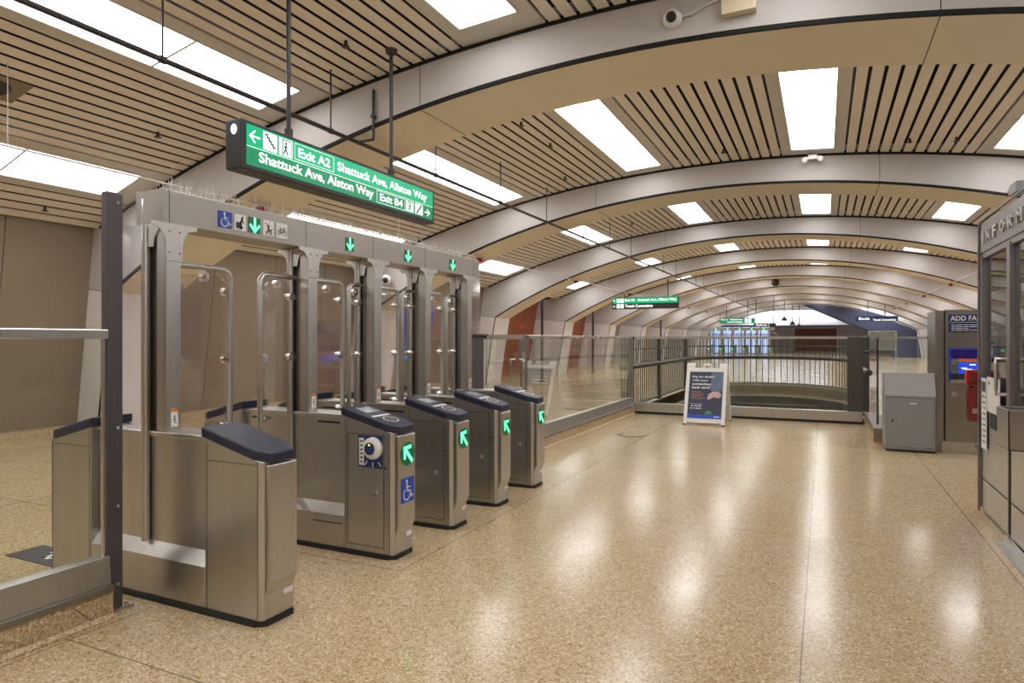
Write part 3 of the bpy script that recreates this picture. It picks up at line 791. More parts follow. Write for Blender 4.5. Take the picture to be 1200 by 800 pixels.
def frame2(u0, u1, v0, v1, t=.004):
    q = MB(); a, b_ = sp(u0, v0), sp(u1, v1)
    for (ya, yb, za, zb) in ((a[1], b_[1], a[2], a[2]+t), (a[1], b_[1], b_[2]-t, b_[2]), (a[1], a[1]+t, a[2]+t, b_[2]-t), (b_[1]-t, b_[1], a[2]+t, b_[2]-t)):
        q.box(xt-.001, xt, ya, yb, za, zb)
    q.build('outline', M['text_on'], sg_)
frame2(.191, .374, .52, .95); frame2(.613, .795, .04, .42)
s = MB(); s.box(xt-.001, xt, fy0, fy1, fz0+fh*.455, fz0+fh*.467); s.build('dividing_line', M['text_on'], sg_)
for sh_, u, v, wu, hv in ((ARROW_L, .008, .54, .045, .38), (ARROW_R, .936, .06, .042, .30)):
    s = MB(); shapes(s, sh_, sp(u, v), R_, U_, fw*wu, fh*hv); s.build('direction_arrow', M['text_on'], sg_)
xt2 = xt+.002
for (u0, u1, v0, v1, sh) in ((.062, .117, .50, .96, STAIR), (.125, .181, .50, .96, DOORMAN), (.802, .856, .05, .42, DOORMAN), (.867, .922, .05, .42, STAIR_UP)):
    a, b_ = sp(u0, v0), sp(u1, v1)
    q = MB(); q.box(xt-.0015, xt+.0005, a[1], b_[1], a[2], b_[2]); pf_ = q.build('pictogram_field', M['pict_on'], sg_)
    q = MB(); shapes(q, sh, (xt2, fy0+fw*u0, fz0+fh*v0), R_, U_, fw*(u1-u0), fh*(v1-v0)); q.build('pictogram', M['pict_dk'], pf_)
s = MB(); s.ball((X-.09, sy0-.004, sz1-.09), .035, 14, sc=(1, .3, 1.3)); s.build('indicator_lamp', M['blue_led'], sg_)
for yy in (4.80, 6.47):
    s = MB(); s.cyl((X-.10, yy, sz1+.02), (X-.10, yy, zc(X-.10)-.02), .022, 12)
    s.cyl((X-.10, yy, sz1), (X-.10, yy, sz1+.10), .042, 12); s.cyl((X-.10, yy, zc(X-.10)-.05), (X-.10, yy, zc(X-.10)), .06, 14, r1=.075)
    s.build('hanger_rod', M['pipe'], sg_)
# far hanging signs
def far_sign(loc, wx, hz, label, rows, rods, field=(None,)):
    x, y, z = loc
    r = empty('hanging_sign', loc, label, 'sign')
    s = MB(); s.box(x-wx/2, x+wx/2, y-.08, y+.08, z, z+hz); s.build('case', M['sign_black'], r)
    for (v0, v1, m_) in field:
        s = MB(); s.box(x-wx/2+.03, x+wx/2-.03, y-.084, y-.08, z+hz*v0, z+hz*v1); s.build('face', m_, r)
    for (t_, u0, u1, v0, v1) in rows:
        s = MB(); put_text(s, t_, (x-wx/2+wx*u0, y-.087, z+hz*v0), (1, 0, 0), (0, 0, 1), wx*(u1-u0), hz*(v1-v0))
        s.build('lettering', M['text_on'], r)
    for u in rods:
        xx = x-wx/2+wx*u; top = zr(xx)+.01 if any(Yr <= y <= Yr+RW for Yr in RIBS) else zc(xx)
        s = MB(); s.cyl((xx, y, z+hz), (xx, y, max(top, z+hz+.05)), .025, 8); s.build('hanger_rod', M['pipe'], r)
    return r
fs = far_sign((-7.12, 28.6, 2.93), 2.95, .52, 'hanging green and black sign reading Transit Connections, over the far left fence',
         [('Exit B4   Shattuck Ave, Allston Way', .20, .97, .60, .88), ('Transit Connections', .20, .62, .14, .40)], (.18, .84), ((.48, .97, M['green_bright']),))
for (u, v) in ((.07, .55), (.13, .55), (.07, .08), (.13, .08)): s = MB(); s.box(-7.12-1.475+2.95*u, -7.12-1.475+2.95*(u+.05), 28.512, 28.514, 2.93+.52*v, 2.93+.52*(v+.36)); s.build('pictogram_field', M['pict_on'], fs)
s = MB(); shapes(s, ARROW_L, (-8.56, 28.511, 3.25), (1, 0, 0), (0, 0, 1), .13, .14); s.build('direction_arrow', M['text_on'], fs); s = MB(); shapes(s, ARROW_L, (-8.56, 28.511, 2.98), (1, 0, 0), (0, 0, 1), .13, .14); s.build('direction_arrow', M['text_on'], fs)
fs = far_sign((-6.3, 55.5, 2.86), 2.7, .42, 'distant green hanging sign above the far fare gates', [('Exit A1   Shattuck Ave', .04, .66, .60, .88), ('Transit Connections', .22, .66, .14, .4)], (.2, .8), ((.05, .95, M['green_on']),))
s = MB()
for u in (.72, .82): s = MB(); s.box(-7.65+2.7*u, -7.65+2.7*(u+.08), 55.412, 55.414, 2.9, 3.24); s.build('pictogram_field', M['pict_on'], fs)
far_sign((-4.1, 54.0, 2.55), 1.6, .26, 'small distant black hanging sign in front of the far fare gates', [('Platform 1', .1, .7, .25, .75)], (.1, .9), ())
far_sign((3.2, 50, 2.78), 2.5, .34, 'distant dark blue hanging sign near the right wall', [('Exit', .08, .34, .3, .8), ('Transit Connections', .42, .95, .1, .5)], (.3, .7), ((.04, .96, M['dkblue']),))

# ================================================================== PIPES, STROBES, CEILING FITTINGS
s = empty('sprinkler_pipe', (-5.56, 20, 4.2), 'long dark sprinkler pipe on hangers running under the arches at left', 'pipe')
q = MB(); pts = []
y = -2.0
while y < 64: pts.append((-5.56, y, 4.2)); y += 1.0
q.tube(pts, .027, 10); q.build('pipe_run', M['pipe'], s)
for k in range(-1, 9):
    for yy in (Y0+DY*k-.55, Y0+DY*k-2.85, Y0+DY*k-5.15):
        q = MB(); q.cyl((-5.56, yy, 4.2), (-5.56, yy, zc(-5.56)), .010, 8); q.cyl((-5.56, yy-.03, 4.2), (-5.56, yy+.03, 4.2), .036, 10); q.build('hanger', M['pipe'], s)
q = MB(); q.tube([(-5.56, 6.9, 4.2), (-5.5, 6.9, 4.2), (-5.3, 6.9, 4.2), (-5.3, 6.91, 4.23), (-5.3, 6.91, 4.75), (-5.3, 6.91, 4.85)], .02, 8); q.cyl((-5.3, 6.88, 4.5), (-5.3, 6.95, 4.5), .03, 8)
q.build('riser', M['pipe'], s)
def conduit(x, label, side):
    r = empty('alarm_conduit', (x, 20, 3.56), label, 'conduit')
    z0 = zr(x)-.05
    q = MB(); q.tube([(x, -4+i*2.0, z0) for i in range(34)], .013, 8); q.build('conduit_run', M['wpipe'], r)
    for k in range(0, 6):
        q = MB(); q.cyl((x, Y0+DY*k-3.0, z0), (x, Y0+DY*k-3.0, zc(x)), .006, 6); q.build('hanger', M['wpipe'], r)
    for k in range(0, 9):
        yy = Y0+DY*k+.5
        t = empty('alarm_strobe', (x+.05, yy, z0-.1), 'small red alarm strobe on the %s conduit under the %s arch' % (side, ORD[k]), 'alarm strobe', 'red strobes under the arches')
        q = MB(); q.box(x-.05, x+.07, yy-.06, yy+.06, z0-.10, z0-.013); q.build('housing', M['red'], t, .01)
        q = MB(); q.cyl((x+.01, yy-.06, z0-.055), (x+.01, yy-.13, z0-.065), .035, 12, r1=.05); q.build('horn', M['dkred'], t)
conduit(-7.8, 'thin pale alarm conduit slung under the left side of the arches', 'left')
conduit(4.2, 'thin pale alarm conduit slung under the right side of the arches', 'right')
# dome camera and junction box on the first arch
s = empty('dome_camera', (-1.43, 6.90, 4.9), 'white dome security camera on the face of the first arch', 'security camera')
q = MB(); q.tube([(-1.43, 6.94, 4.96), (-1.43, 6.90, 4.96), (-1.43, 6.86, 4.95), (-1.43, 6.84, 4.94)], [.095, .098, .08, .055], 24); q.build('housing', M['white'], s)
q = MB(); q.ball((-1.43, 6.855, 4.955), .058, 18); q.build('lens_dome', M['black'], s)
q = MB(); q.tube([(-1.34, 6.91, 4.96), (-1.22, 6.92, 4.975), (-1.1, 6.92, 5.03), (-.95, 6.92, 5.065)], .013, 8); q.cyl((-1.24, 6.92, 4.972), (-1.21, 6.92, 4.978), .02, 8); q.build('conduit', M['wpipe'], s)
q = MB(); q.box(-.93, -.60, 6.83, 6.935, 4.86, 5.13); jb = q.build('junction_box', mat('box_cream', rgb(214, 200, 172), .5), None, .006); tag(jb, 'cream junction box on the first arch beside the dome camera', 'junction box')
# camera on second arch seen above the gates
s = empty('bracket_camera', (-9.95, 13.9, 3.0), 'round security camera on a curved arm on the second arch above the gates', 'security camera')
q = MB(); q.tube([(-10.6, 13.93, 3.45), (-10.45, 13.9, 3.38), (-10.3, 13.85, 3.2), (-10.22, 13.8, 3.15)], .025, 8); q.build('arm', M['wpipe'], s)
q = MB(); q.ball((-10.15, 13.75, 3.12), .14, 18); q.build('housing', M['white'], s)
q = MB(); q.ball((-10.10, 13.66, 3.10), .075, 14); q.build('lens_dome', M['black'], s)
q = MB(); q.box(-11.25, -10.95, 13.83, 13.93, 3.15, 3.5); jb = q.build('junction_box', M['grey_box'], None, .006); tag(jb, 'grey junction box on the second arch above the gates', 'junction box')
# sprinkler heads
spots = [(-8.2, 5.96), (-4.99, 5.99), (-1.74, 13.1), (1.34, 13.1), (2.0, 13.0), (-4.43, 10.88), (-4.42, 9.61), (-4.95, 13.0), (-10.7, 5.91), (-1.75, 20.2), (1.3, 20.2), (-5.1, 18.9)]
names = ['left of the green exit sign', 'above the green exit sign near its right rod', 'left of the twin spotlights', 'first one right of the twin spotlights', 'second one right of the twin spotlights',
         'middle one of three beside the left light strip', 'nearest of three beside the left light strip', 'farthest of three beside the left light strip', 'at the edge of the taupe wall on the far left',
         'past the second arch, left of the middle light', 'past the second arch, right of the middle light', 'past the second arch, close to the sprinkler pipe']
for (x, y), nm in zip(spots, names):
    r = empty('ceiling_sprinkler', (x, y, zc(x)-.07), 'small dark ceiling sprinkler, %s' % nm, 'sprinkler', 'sprinkler heads in the slats')
    q = MB(); q.cyl((x, y, zc(x)+.02), (x, y, zc(x)-.06), .02, 8); q.build('stem', M['orange_ball'], r)
    q = MB(); q.cyl((x, y, zc(x)-.06), (x, y, zc(x)-.072), .045, 12); q.build('deflector', M['orange_ball'], r)
# ceiling loudspeaker
r = empty('ceiling_speaker', (-8.27, 4.02, zc(-8.27)), 'square taupe ceiling loudspeaker plate with round grille at far left', 'loudspeaker')
x = -8.27; sl = (zc(x+.22)-zc(x-.22))/.44
q = MB(); q.prism([(x-.22, zc(x)-.22*sl-.012), (x+.22, zc(x)+.22*sl-.012), (x+.22, zc(x)+.22*sl), (x-.22, zc(x)-.22*sl)], 'y', 3.72, 4.33); q.build('plate', M['taupe'], r)
q = MB(); q.tube([(x, 4.04, zc(x)-.014), (x+.006, 4.04, zc(x)-.03)], [.17, .14], 28); q.build('grille', M['decal_dark'], r)
# twin spotlights below the centre light of the second bay
r = empty('twin_spotlight', (-.19, 13.6, 4.95), 'pair of small spotlights at the end of the centre light', 'spotlight')
for sx in (-1, 1):
    q = MB(); q.cyl((-.19+sx*.09, 13.82, 5.08), (-.19+sx*.14, 13.72, 5.03), .035, 12, r1=.05); q.build('lamp_head', M['white'], r)
q = MB(); q.box(-.27, -.11, 13.80, 13.90, 5.06, 5.14); q.build('bracket', M['white'], r)
# globe detector on the far arch
r = empty('arch_detector', (-2.6, Y0+DY*5-.1, 4.9), 'round dark detector on the crown of a distant arch', 'detector')
q = MB(); q.ball((-2.6, Y0+DY*5-.1, 4.98), .22, 16); q.build('globe', M['orange_ball'], r)
q = MB(); q.box(-3.2, -2.0, Y0+DY*5-.04, Y0+DY*5, 4.93, 5.03); q.build('bracket', M['filler'], r)
# downpipes
for (x, y, nm) in ((-9.53, 22.6, 'third'), (-9.8, 29.4, 'fourth'), (-9.8, 43.6, 'sixth')):
    q = MB(); q.cyl((x, y, 0), (x, y, zc(x)-.01), .05, 12); q.cyl((x, y, 0), (x, y, .04), .11, 12)
    o = q.build('downpipe', M['pipe']); tag(o, 'dark vertical pipe just behind the %s arch at the left wall' % nm, 'pipe')

# poster on the left wall, exit plate
r = empty('wall_poster', (-11.35, 17.0, 1.1), 'tall blue backlit map poster on the taupe wall behind the gates', 'poster')
def wp(y, z, e): return (XC-(9.85-.52*z/3.75)+e, y, z)
q = MB()
def wallquad(mb, y0, y1, z0, z1, e): mb.add([wp(y0, z0, e), wp(y1, z0, e), wp(y1, z1, e), wp(y0, z1, e), wp(y0, z0, .01), wp(y1, z0, .01), wp(y1, z1, .01), wp(y0, z1, .01)], [(0, 1, 2, 3), (0, 4, 5, 1), (1, 5, 6, 2), (2, 6, 7, 3), (3, 7, 4, 0)])
wallquad(q, 16.05, 17.75, 1.0, 2.65, .06); q.build('panel', M['backlit_blue'], r)
q = MB(); random.seed(2)
wallquad(q, 16.05, 17.75, .96, 1.12, .063)
for i in range(9): y_ = random.uniform(16.3, 17.4); z_ = random.uniform(1.3, 2.5); wallquad(q, y_, y_+random.uniform(.1, .3), z_, z_+random.uniform(.03, .1), .063)
q.build('map_blocks', M['backlit_light'], r)
q = MB(); q.box(-11.9, -11.7, 24.0, 24.02, 2.0, 2.25); o = q.build('wall_plate', mat('pink_plate', rgb(220, 120, 110), .5)); tag(o, 'small pink notice plate on the red-brown wall', 'notice')
o.location = (-12.2, 26.5, 2.05)

# ================================================================== A-FRAME BOARD
r = empty('sidewalk_sign', (-2.0, 12.95, 0), 'white A-frame board with navy contactless payment poster before the stairwell', 'sandwich board')
ang = .0
def plane_pt(u, v, front=True, e=0):
    # u across 0..1, v up 0..1
    xl, xr = (-2.38, -1.63)
    yb = 12.42 if front else 13.42
    yt = 12.88 if front else 12.98
    return (xl+(xr-xl)*u, yb+(yt-yb)*v - (e if front else -e), 1.13*v)
def board(front):
    q = MB()
    def pq(u0, u1, v0, v1, th=.03, mb=q, e=0):
        A = [plane_pt(u, v, front, e) for u, v in ((u0, v0), (u1, v0), (u1, v1), (u0, v1))]
        d = th if front else -th
        B = [(p[0], p[1]+d, p[2]) for p in A]
        mb.add(A+B, [(0, 1, 2, 3), (7, 6, 5, 4), (0, 4, 5, 1), (1, 5, 6, 2), (2, 6, 7, 3), (3, 7, 4, 0)])
    pq(0, .09, 0, .92); pq(.91, 1, 0, .92); pq(.09, .91, .04, .11); pq(.09, .91, .86, .92); pq(.09, .91, .11, .86, .015)
    pq(0, .2, .92, 1.0); pq(.8, 1, .92, 1.0)
    pq(.40, .44, .92, .995); pq(.58, .62, .92, .995); pq(.40, .62, .965, .995)
    o = q.build('front_board' if front else 'rear_board', M['white'], r, .006)
    return o, pq
fb, pq = board(True)
board(False)
q = MB()
for (u0, u1) in ((.0, .08), (.92, 1.0)):
    for fr in (True, False):
        p0 = plane_pt(u0, 0, fr); p1 = plane_pt(u1, 0, fr); q.box(p0[0], p1[0], p0[1], p0[1]+(.035 if fr else -.035), 0, .02)
q.build('foot', M['black'], r)
q = MB(); q.tube([plane_pt(.97, .28), plane_pt(.97, .28, False)], .008, 6); q.build('strut', M['steel_dark'], r)
q = MB(); pq(.09, .91, .11, .86, .004, q, .004); ps = q.build('poster', M['poster'], fb)
q = MB(); pq(.09, .91, .11, .17, .002, q, .0065); q.build('blue_band', M['blue'], ps)
q = MB(); pq(.62, .91, .55, .85, .002, q, .006); q.build('phone_picture', M['poster_pic'], ps)
q = MB()
def pp_(u, v, e): return plane_pt(.09+.82*u, .11+.75*v, True, e)
q.add([pp_(*a, .0075) for a in ((.55, .42), (.62, .40), (.75, .46), (.9, .44), (.98, .5), (.9, .58), (.72, .58), (.6, .52))], [tuple(range(8))])
q.build('hand_picture', M['hand'], ps)
for i, (t_, wd) in enumerate((('Pay for BART', .66), ('with your', .48), ('contactless', .56), ('bank card!', .53))):
    o_ = Vector(pp_(.09, .86-i*.075, .009)); u1 = Vector(pp_(.09+wd, .86-i*.075, .009)); v1 = Vector(pp_(.09, .86-i*.075+.052, .009))
    q = MB(); put_text(q, t_, o_, (u1-o_).normalized(), (v1-o_).normalized(), (u1-o_).length, (v1-o_).length); q.build('lettering', M['decal_w'], ps)
def lg(mb, u0, u1, v0, v1): mb.add([pp_(u0, v0, .009), pp_(u1, v0, .009), pp_(u1, v1, .009), pp_(u0, v1, .009)], [(0, 1, 2, 3)])
q = MB()
for (u0, u1) in ((.1, .16), (.2, .28), (.31, .4)): lg(q, u0, u1, .255, .275)
for (u0, u1) in ((.08, .13), (.18, .22), (.26, .33), (.37, .41)): lg(q, u0, u1, .20, .222)
lg(q, .06, .44, .305, .309); lg(q, .80, .84, .03, .06); lg(q, .86, .95, .035, .05)
q.build('small_print', M['decal_w'], ps)
q = MB()
for i, wd in enumerate((.3, .38, .34, .40)): lg(q, .09, .09+wd, .555-i*.045, .567-i*.045)
q.build('orange_lines', mat('poster_ochre', rgb(176, 128, 70), .5), ps)
q = MB(); q.add([pp_(*a, .0095) for a in ((.52, .09), (.74, .09), (.72, .14), (.6, .17), (.53, .15))], [tuple(range(5))]); q.build('green_shape', mat('poster_green', rgb(70, 130, 90), .5), ps)

# ================================================================== GREY CABINET, TICKET MACHINE
r = empty('grey_cabinet', (1.12, 11.0, 0), 'grey sloped-top metal cabinet standing left of the ticket machine', 'cabinet')
q = MB(); x0, x1, y0, y1 = .80, 1.41, 10.74, 11.3
q.prism([(y0, .03), (y0, .78), (y0+.16, 1.10), (y1, 1.10), (y1, .03)], 'x', x0, x1); q.build('body', M['grey_box'], r, .006)
q = MB(); q.prism([(y0-.012, .775), (y0-.012, .80), (y0+.15, 1.115), (y0+.17, 1.115), (y0+.02, .80)], 'x', x0-.005, x1+.005); q.build('lid', M['grey_top'], r, .004)
q = MB(); q.box(x0+.03, x1-.03, y0-.012, y0, .07, .755); d = q.build('door', M['grey_box'], r, .003)
q = MB(); q.cyl((x0+.085, y0-.03, .44), (x0+.085, y0-.012, .44), .014, 10); q.box(x0+.075, x0+.095, y0-.03, y0-.02, .40, .46); q.build('handle', M['chrome'], d)
q = MB(); q.box(x0+.30, x0+.38, y0-.014, y0-.012, .68, .70); q.build('plate', M['white'], d)
q = MB(); q.box(x0+.01, x1-.01, y0+.01, y1, 0, .03); q.build('plinth', M['black'], r)
q = MB(); q.box(x1+.001, x1+.004, y0+.01, y1, 0, .78); q.build('side_edge', M['black'], r)

r = empty('ticket_machine', (2.1, 11.3, 0), 'tall stainless add fare ticket machine partly hidden by the booth corner', 'ticket machine')
y0 = 10.92; x0, x1 = 1.55, 2.75
q = MB(); q.box(x0, x1, y0, y0+.8, .16, 2.01); q.box(1.43, x0-.01, y0+.02, y0+.8, 0, 2.0); q.build('body', M['machine'], r, .006)
q = MB(); q.box(1.50, x1, y0-.02, y0+.8, 0, .16); q.build('plinth', M['steel'], r)
q = MB(); q.box(x0-.01, x0, y0+.005, y0+.1, .16, 2.0); q.build('seam', M['black'], r)
q = MB(); q.box(1.585, 2.6, y0-.012, y0, 1.70, 1.94); d = q.build('header_panel', M['dkblue'], r)
q = MB(); put_text(q, 'ADD FARE', (1.605, y0-.014, 1.855), (1, 0, 0), (0, 0, 1), .40, .068); q.build('lettering', M['decal_w'], d); q = MB(); q.box(1.585, 2.6, y0-.015, y0-.012, 1.83, 1.834)
for i in range(4): 
    xx = 1.62
    for wd in (.05, .12, .08, .16, .07)[:5-(i % 3)]: q.box(xx, xx+wd*.7, y0-.015, y0-.012, 1.79-i*.024, 1.798-i*.024); xx += wd*.7+.012
q.build('small_print', M['decal_w'], d)
q = MB(); q.box(1.585, 2.6, y0-.014, y0, 1.0, 1.47); d = q.build('screen_surround', M['blue'], r)
q = MB(); q.box(1.61, 2.58, y0-.018, y0-.014, 1.33, 1.45); q.build('top_screen', M['screen_dk'], d)
q = MB(); q.box(1.61, 1.69, y0-.018, y0-.014, 1.13, 1.32); q.box(1.69, 2.58, y0-.018, y0-.014, 1.04, 1.10); q.build('keypad_panel', M['steel_light'], d)
q = MB(); q.box(1.70, 2.55, y0-.018, y0-.014, 1.28, 1.325); q.build('orange_strip', M['screen_or'], d)
q = MB(); q.box(1.70, 2.1, y0-.018, y0-.014, 1.115, 1.275); q.build('screen', M['screen'], d)
q = MB(); 
for (xa, xb, za, zb) in ((1.83, 1.90, 1.235, 1.25), (1.73, 1.8, 1.19, 1.2), (1.75, 1.86, 1.175, 1.185), (1.95, 2.05, 1.24, 1.25)): q.box(xa, xb, y0-.0195, y0-.018, za, zb)
q.build('screen_text', M['text_on'], d)
q = MB()
for i in range(3):
    for j in range(4): q.box(1.62+i*.022, 1.636+i*.022, y0-.022, y0-.018, 1.15+j*.022, 1.165+j*.022)
q.build('key', M['decal_dark'], d)
q = MB(); q.box(1.61, 1.8, y0-.05, y0-.014, 1.045, 1.11); q.build('card_slot', M['black'], d)
q = MB(); q.box(1.60, 2.6, y0-.05, y0, .985, 1.03); q.build('shelf', M['steel'], r, .004)
q = MB(); q.cyl((1.66, y0-.006, .83), (1.66, y0, .83), .04, 20); q.cyl((1.66, y0-.012, .83), (1.66, y0-.006, .83), .018, 12); q.build('lock', M['steel_light'], r)
q = MB(); o5 = [(1.80, .50), (1.84, .46), (2.3, .46), (2.34, .50), (2.34, .92), (2.30, .96), (1.84, .96), (1.80, .92)]; q.prism(o5, 'y', y0-.02, y0); rp = q.build('return_panel', M['dkred'], r, .004); rp['label'] = 'dark red change return panel'
q = MB(); q.box(1.86, 2.2, y0-.03, y0-.02, .57, .64); q.build('return_cup', M['steel_light'], rp)

# ================================================================== INFORMATION BOOTH
bx, by1, by0, bx1 = 1.31, 7.30, 1.2, 4.0
r = empty('information_booth', (2.6, 4.3, 0), 'grey metal and glass information booth at the right edge', 'booth')
q = MB()
def wallrect(ya, yb, za, zb, th=.05, m=q): m.box(bx, bx+th, ya, yb, za, zb)
# side face towards the concourse
q.box(bx, bx+.05, 6.32, by1, .06, .98); q.box(bx, bx+.05, by0, 6.22, .06, .98)
q.box(bx, bx1, by1-.05, by1, .06, .98)
q.build('lower_wall', M['steel'], r, .003)
q = MB(); q.box(bx-.004, bx, 6.34, by1-.03, .33, .34); q.box(bx-.004, bx, by0, 6.2, .33, .34); q.box(bx-.002, bx, 6.25, 6.262, .02, 1.0); q.build('seam', M['black'], r)
q = MB(); q.box(bx+.02, bx1, by0, by1-.02, 0, .06); q.build('plinth', M['steel_dark'], r)
q = MB()
q.box(bx-.01, bx+.07, by1-.09, by1+.01, .98, 2.36)
q.box(bx-.01, bx+.07, 6.22, 6.32, .98, 2.36)
q.box(bx, bx+.06, 4.2, 4.3, .98, 2.36); q.box(bx, bx+.06, 2.4, 2.5, .98, 2.36)
q.box(bx, bx+.06, by0, by1, .96, 1.03); q.box(bx, bx+.06, by0, by1, 2.33, 2.38)
q.box(bx, bx1, by1-.06, by1, .96, 1.03); q.box(bx, bx1, by1-.06, by1, 2.33, 2.38); q.box(bx1-.08, bx1, by1-.08, by1, .98, 2.36)
q.build('window_frame', M['booth'], r, .003)
for (ya, yb) in ((6.33, by1-.09), (4.31, 6.21), (2.51, 4.19), (by0, 2.39)):
    q = MB(); q.box(bx+.025, bx+.033, ya, yb, 1.03, 2.33); q.build('window_glass', M['glass_booth'], r)
q = MB(); q.box(bx+.07, bx1-.08, by1-.035, by1-.027, 1.03, 2.33); q.build('window_glass', M['glass_booth'], r)
q = MB(); q.box(bx-.01, bx1+.02, by0, by1+.01, 2.38, 2.64); q.build('fascia', M['booth'], r, .006)
q = MB(); q.box(bx+.06, bx1, by0, by0+.06, .06, 2.38); q.box(bx1-.02, bx1, by0, by1-.1, .06, 2.38); q.build('rear_wall', M['booth'], r)
q = MB()
ly = [7.10, 6.95, 6.72, 6.46, 6.20, 5.96, 5.68, 5.44, 5.22, 5.08, 4.82]
for ch, yy in zip('INFORMATION', ly):
    q = MB(); put_raised(q, ch, (bx-.012, yy, 2.455), (0, -1, 0), (0, 0, 1), .12 if ch not in 'IM' else (.03 if ch == 'I' else .15), .10, .014); q.build('raised_letter', M['steel_light'], r)
q = MB(); q.tube([(bx-.016, by1-.01, .02), (bx-.016, by1-.01, 2.60), (bx-.016, by1-.05, 2.66), (bx-.016, by1-.12, 2.67), (bx-.016, by0, 2.67)], .011, 8)
for z in (.6, 1.55): q.box(bx-.045, bx-.01, by1-.03, by1+.01, z, z+.03)
q.build('conduit', M['booth'], r)
# door pull handles, both faces of the sliding door
for sx in (-1, 1):
    xx = bx+.02+sx*.095; q = MB(); yh = 6.33
    q.tube([(bx+.02+sx*.03, yh, 1.44), (xx, yh, 1.44), (xx, yh, 1.40), (xx, yh, 1.20), (xx, yh, 1.16), (bx+.02+sx*.03, yh, 1.16)], .014, 10); q.build('door_handle', M['steel_light'], r)
q = MB(); q.box(bx-.03, bx-.01, 5.2, 6.3, .015, .06); q.box(bx-.10, bx-.01, 5.0, 6.25, 0, .018); q.build('door_track', M['steel'], r)
q = MB(); q.box(1.8, 3.7, 2.0, 7.0, .95, 1.0); q.build('counter', M['steel_dark'], r)
q = MB(); q.cyl((bx+.36, 5.75, 1.35), (bx+.38, 5.75, 1.35), .10, 20); q.cyl((bx+.36, 5.75, 1.56), (bx+.38, 5.75, 1.56), .10, 20); q.box(bx+.38, bx+.5, 5.7, 5.8, 1.0, 1.66); q.build('desk_fan', M['wpipe'], r)
# papers
for (ya, yb, za, zb, lab) in ((6.98, 7.17, .62, 1.25, 'long white printed notice taped to the booth corner'), (6.50, 6.95, .97, 1.27, 'white sheet taped to the booth window beside the long notice')):
    q = MB(); q.box(bx-.018, bx-.013, ya, yb, za, zb); o = q.build('paper_notice', M['paper']); tag(o, lab, 'notice')
    q = MB(); 
    if ya > 6.9:
        zz = za+.06
        while zz < zb-.15: q.box(bx-.020, bx-.0185, ya+.03, ya+random.uniform(.08, .15), zz, zz+.012); zz += .05
        q.box(bx-.020, bx-.0185, ya+.02, yb-.02, zb-.12, zb-.03)
    else: q.cyl((bx-.020, yb-.08, zb-.05), (bx-.0185, yb-.08, zb-.05), .02, 10)
    q.build('print', M['decal_dark'], o)
q = MB(); q.box(bx-.02, bx-.006, 6.62, 6.82, .84, .96); o = q.build('leaflet_holder', M['black']); tag(o, 'small black leaflet holder under the white sheet on the booth', 'leaflet holder')
# stainless bin on the booth wall
r2 = empty('wall_bin', (bx-.12, 5.46, .86), 'open stainless bin fixed to the booth below the door handle', 'bin')
q = MB(); A = (bx-.21, bx-.006, 5.30, 5.62, .86, 1.13); t = .012
q.box(A[0], A[0]+t, A[2], A[3], A[4], A[5]); q.box(A[1]-t, A[1], A[2], A[3], A[4], A[5]); q.box(A[0], A[1], A[2], A[2]+t, A[4], A[5]); q.box(A[0], A[1], A[3]-t, A[3], A[4], A[5]); q.box(A[0], A[1], A[2], A[3], A[4], A[4]+t)
q.build('shell', M['steel'], r2, .003)
q = MB(); q.box(A[0]+t, A[1]-t, A[2]+t, A[3]-t, .98, .985); q.build('liner', M['black'], r2)
# red horn strobe on the fascia and red call box on the corner
r2 = empty('booth_strobe', (bx-.05, 6.25, 2.64), 'red and grey alarm strobe on top of the booth fascia', 'alarm strobe')
q = MB(); q.box(bx-.03, bx+.05, 5.95, 6.15, 2.685, 2.77); q.build('housing', M['grey_box'], r2, .008)
q = MB(); q.cyl((bx+.01, 6.15, 2.73), (bx+.01, 6.20, 2.73), .04, 12); q.build('lens', M['red'], r2)
r2 = empty('fire_box', (bx-.06, by1+.16, 1.17), 'bright red fire call box on the far corner of the booth', 'fire box')
q = MB(); q.box(bx-.10, bx-.01, by1+.05, by1+.15, 1.17, 1.31); q.build('housing', M['red'], r2, .008)
q = MB(); q.box(bx-.08, bx+.02, by1+.012, by1+.05, 1.19, 1.29); q.build('backplate', M['dkred'], r2)
q = MB(); q.box(bx-.08, bx-.05, by1+.05, by1+.05, 1.14, 1.16); q.build('tab', M['white'], r2)

# floor mat with white marks beyond the fence; wire scrap on the floor
q = MB(); q.box(-5.46, -4.80, 2.74, 3.0, .001, .006); o = q.build('floor_decal', M['decal_dark']); tag(o, 'black floor decal with white marks behind the near glass fence', 'floor decal')
q2 = MB(); shapes(q2, [('l', [(.1, .8), (.3, .8), (.3, .2), (.45, .2)], .12), ('l', [(.6, .8), (.6, .3), (.9, .3), (.9, .8)], .12)], (-5.22, 2.80, .0075), (1, 0, 0), (0, 1, 0), .3, .16); q2.build('marks', M['decal_w'], o)
q = MB(); q.tube([(-3.05, 10.75, .007), (-3.12, 10.6, .007), (-3.0, 10.45, .007), (-2.85, 10.4, .007), (-2.68, 10.5, .008), (-2.62, 10.62, .02)], .005, 6); o = q.build('wire_scrap', M['pipe']); tag(o, 'thin dark bent wire lying on the floor by the far fence', 'wire')

